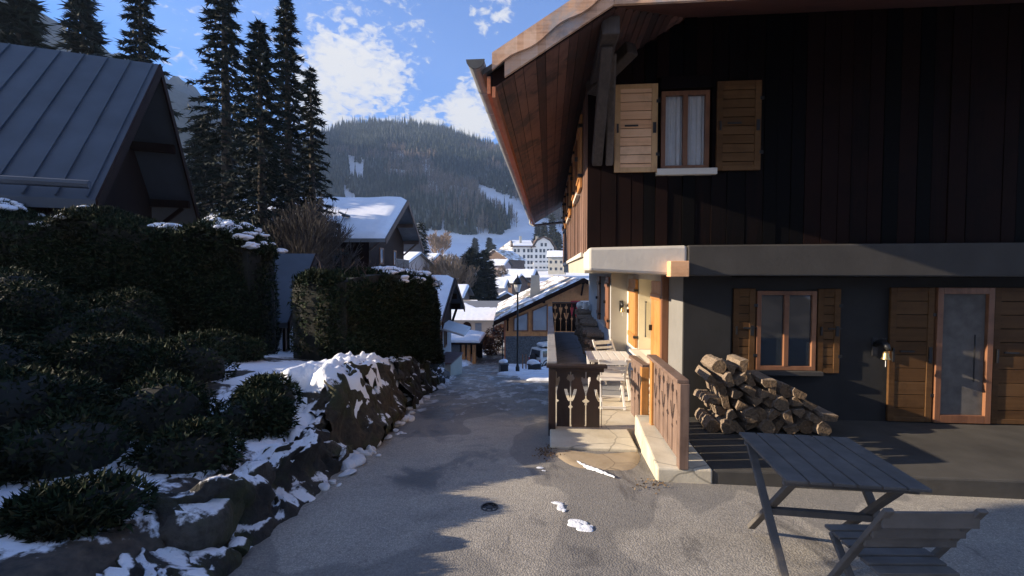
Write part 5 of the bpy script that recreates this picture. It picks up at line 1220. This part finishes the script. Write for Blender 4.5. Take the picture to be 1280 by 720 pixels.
for i,(px,Y,zb_,h,lab) in enumerate([(690,300,8,30,'tall dark spruce above the right end of the hotel'),(680,310,8,26,'dark spruce behind the hotel roof, second from the right'),(697,285,5,20,'dark spruce behind the cream house'),(672,320,9,24,'dark spruce behind the middle of the hotel roof')]): spruce(lab,G(px,Y),Y,zb_,h,5,80,8,.9,130+i)
M['twig']=m_plain('grey_brown_twigs',(.15,.115,.085),.9,.25,3,0)
M['larch']=m_plain('tawny_larch_twigs',(.24,.17,.12),.9,.25,3,0)
def bare_tree(label,x,y,z,H,seed,mat,group=None,spread=.5,depth=6,name='bare_tree',twig=.02):
    root=thing(name,label,'tree',(x,y,z),0,group); g=random.Random(seed); tb=MB(); cb=MB()
    def grow(p,d,l,r,k):
        q=p+d*l; (tb if k<2 else cb).tube([p,(p+q)/2+Vector((g.gauss(0,.04),g.gauss(0,.04),0))*l,q],[r,r*.85,max(r*.7,twig)],5 if k<2 else 3,cap=False)
        if k>=depth: return
        for i in range(3 if k>0 else 4):
            a=Vector((g.gauss(0,1),g.gauss(0,1),g.gauss(.35,.5))).normalized()
            nd=(d+a*spread*(1.0 if i else .35)).normalized(); nd.z=abs(nd.z)*.8+.2; nd.normalize()
            s=p+d*l*g.uniform(.55,1) if i else q
            grow(s,nd,l*g.uniform(.62,.82),max(r*.6,twig),k+1)
    grow(Vector((0,0,-.4)),Vector((0,0,1)),H*.30,H*.018,0)
    tb.build('trunk',mat,root); cb.build('crown',mat,root); return root
gB='bare trees behind the balcony chalet and hedge'
for i,(px,Y,top,lab) in enumerate([(552,84,318,'bare grey-brown tree at the left of the bare group, thin twigs'),(561,88,306,'tallest bare tree of the group left of the conifer clump'),(570,82,312,'bare tree in the middle of the group, leaning twigs'),(577,86,322,'lowest bare tree against the conifer clump')]):
    zt_=(340-top)/F*Y; bare_tree(lab,G(px,Y),Y,-9.2,(zt_+9.2)*1.02,200+i,M['twig'],gB,.5,6,twig=.035)
bare_tree('tawny bare larch on the snow field left of the orange house',G(545,190),190,-2,21,210,M['larch'],None,.42,6,twig=.09)
bare_tree('second tawny larch, broader, on the snow field',G(551,195),195,-1.5,20,211,M['larch'],None,.45,6,twig=.09)
bare_tree('bare bush-like tree on the slope above the hotel roof',G(643,330),330,10,12,212,M['twig'],None,.6,5,twig=.12)
bare_tree('bare tree beside the pink house below the hotel',G(622,130),130,-8,11,213,M['twig'],None,.55,6,twig=.05)
gL='bare trees behind the dark barn'
for i,(x,y,h,lab) in enumerate([(-9.9,17.,7.0,'dark bare tree over the barn roof, nearest of the three'),(-12.6,22.0,8.,'dark bare tree behind the slender spruce'),(-10.9,20.6,7.4,'dark bare tree furthest right of the three over the barn')]):
    bare_tree(lab,x,y,-3.6,h,220+i,m_plain('dark_twigs_%s'%'abc'[i],(.045,.035,.028),.9,.2,3,0),gL,.5,7,twig=.008)
# ------------------------------------------------------------------ the forest on the hill
def inside(px,py,poly):
    r=np.zeros(len(px),bool); n=len(poly)
    for i in range(n):
        x0,y0=poly[i]; x1,y1=poly[(i+1)%n]; c=((y0>py)!=(y1>py))&(px<(x1-x0)*(py-y0)/(y1-y0+1e-9)+x0); r^=c
    return r
clear=[[(596,229),(606,232),(628,243),(646,252),(668,268),(700,285),(760,300),(760,330),(700,322),(676,296),(660,276),(640,262),(618,247),(600,238)],
       [(436,199),(444,203),(456,209),(454,217),(436,215)],[(430,232),(437,238),(444,246),(452,256),(430,256)],
       [(500,302),(536,287),(560,291),(590,296),(622,296),(640,288),(652,286),(668,296),(690,306),(700,330),(500,330)],
       [(626,289),(640,284),(652,285),(670,298),(640,300)]]
def scatter(n,seed,x0,x1,y0,y1):
    g=np.random.RandomState(seed); X=g.uniform(x0,x1,n); Y=g.uniform(y0,y1,n); Z=ground_z(X,Y); px,py=proj(np.stack([X,Y,Z],-1))
    ok=np.ones(n,bool)
    for p in clear:
        for k in (0,6,12,18): ok&=~inside(px,py-k*(1 if py is not None else 0)*np.clip(700/Y,.3,1.2)*.8,p)
    ok&=~((py>293)&(px>520))
    return X[ok],Y[ok],Z[ok],px[ok],py[ok],g
def instance(tmpls,X,Y,Z,H,W,g):
    V=[];Fc=[];n=0; k=g.randint(0,len(tmpls),len(X)); a=g.rand(len(X))*6.28
    for i,(tv,tf) in enumerate(tmpls):
        m=k==i; c,s=np.cos(a[m])[:,None],np.sin(a[m])[:,None]
        x=tv[:,0][None]*W[m][:,None]; y=tv[:,1][None]*W[m][:,None]; z=tv[:,2][None]*H[m][:,None]
        P=np.stack([x*c-y*s+X[m][:,None],x*s+y*c+Y[m][:,None],z+Z[m][:,None]],-1); V.append(P.reshape(-1,3))
        Fc.append((tf[None]+(np.arange(m.sum())*len(tv))[:,None,None]).reshape(-1,3)+n); n+=P.shape[0]*P.shape[1]
    return np.concatenate(V),np.concatenate(Fc)
def fir(seed):
    g=np.random.RandomState(seed); V=[];Fc=[]
    for j,(z0,z1,r) in enumerate(((.02,.42,1.),(.2,.60,.82),(.38,.76,.62),(.56,.9,.42),(.74,1.0,.22))):
        n=6; b=len(V); o=g.rand(2)*.08-.04
        for i in range(n):
            a=2*math.pi*i/n+g.rand()*.6; rr=r*(.65+.55*g.rand()); V.append((rr*math.cos(a)+o[0],rr*math.sin(a)+o[1],z0+g.rand()*.09-.05))
        V.append((o[0],o[1],z1)); Fc+=[(b+i,b+(i+1)%n,b+n) for i in range(n)]
    return np.array(V),np.array(Fc)
firs=[fir(s) for s in range(8)]
t=NT('hill_conifers'); v=t.vec((1,1,1)); f=t.math('ADD',t.math('MULTIPLY',t.rand(),.6),t.math('MULTIPLY',t.noise(v,.012,4),.55))
M['forest']=t.set(t.ramp(f,[(.2,(.010,.017,.016)),(.5,(.026,.040,.034)),(.75,(.06,.072,.055)),(.95,(.16,.17,.165))]),.85,Specular_IOR_Level=.1)
X,Y,Z,px,py,g=scatter(26000,31,-470,150,428,1012)
br=fbm(X/70,Y/70,3,77); decid=(br+.25*fbm(X/25,Y/25,2,78)>.07)&(py>188)&(py<300)
keep=(px>330)&~decid
V,Fc=instance(firs,X[keep],Y[keep],Z[keep]-.5,np.abs(g.normal(17,5,keep.sum()))+5,g.uniform(2.,3.6,keep.sum()),g)
tag(npmesh('conifer_forest',V,Fc,M['forest']),'dense spruce forest covering the hillside','forest',kind='stuff')
def bareT(seed):
    g=np.random.RandomState(seed); V=[];Fc=[]
    def st(p,q,w):
        b=len(V); V.extend([(p[0]-w,p[1],p[2]),(p[0]+w,p[1]+w*.4,p[2]),q]); Fc.append((b,b+1,b+2))
    st((0,0,0),(0,0,1.),.05)
    for i in range(26):
        z=.2+.6*g.rand(); a=g.rand()*6.28; l=(.45+.5*g.rand())*(1.15-z); st((0,0,z),(l*math.cos(a),l*math.sin(a),z+.12+.25*g.rand()),.05)
    return np.array(V),np.array(Fc)
t=NT('hill_bare_trees'); M['bare_far']=t.set(t.ramp(t.rand(),[(0.,(.09,.07,.06)),(.6,(.2,.155,.125)),(1.,(.30,.25,.2))]),.95)
keep=(px>330)&decid&(g.rand(len(px))<.85)
V,Fc=instance([bareT(s) for s in range(5)],X[keep],Y[keep],Z[keep],np.abs(g.normal(14,3,keep.sum()))+4,g.uniform(4,6,keep.sum()),g)
tag(npmesh('bare_forest',V,Fc,M['bare_far']),'grey-brown leafless woods among the conifers on the hillside','woods',kind='stuff')
# ------------------------------------------------------------------ the air of the valley
HAZE=.00027
m=bpy.data.materials.new('valley_air'); m.use_nodes=True; nt=m.node_tree; nt.nodes.remove(nt.nodes['Principled BSDF'])
pv=nt.nodes.new('ShaderNodeVolumePrincipled'); pv.inputs['Color'].default_value=(.62,.78,1,1); pv.inputs['Density'].default_value=HAZE; pv.inputs['Anisotropy'].default_value=.1
nt.links.new(pv.outputs[0],nt.nodes['Material Output'].inputs['Volume'])
b=MB(); b.box(-930,740,-80,1540,-90,575); o=b.build('haze',m); tag(o,kind='stuff')
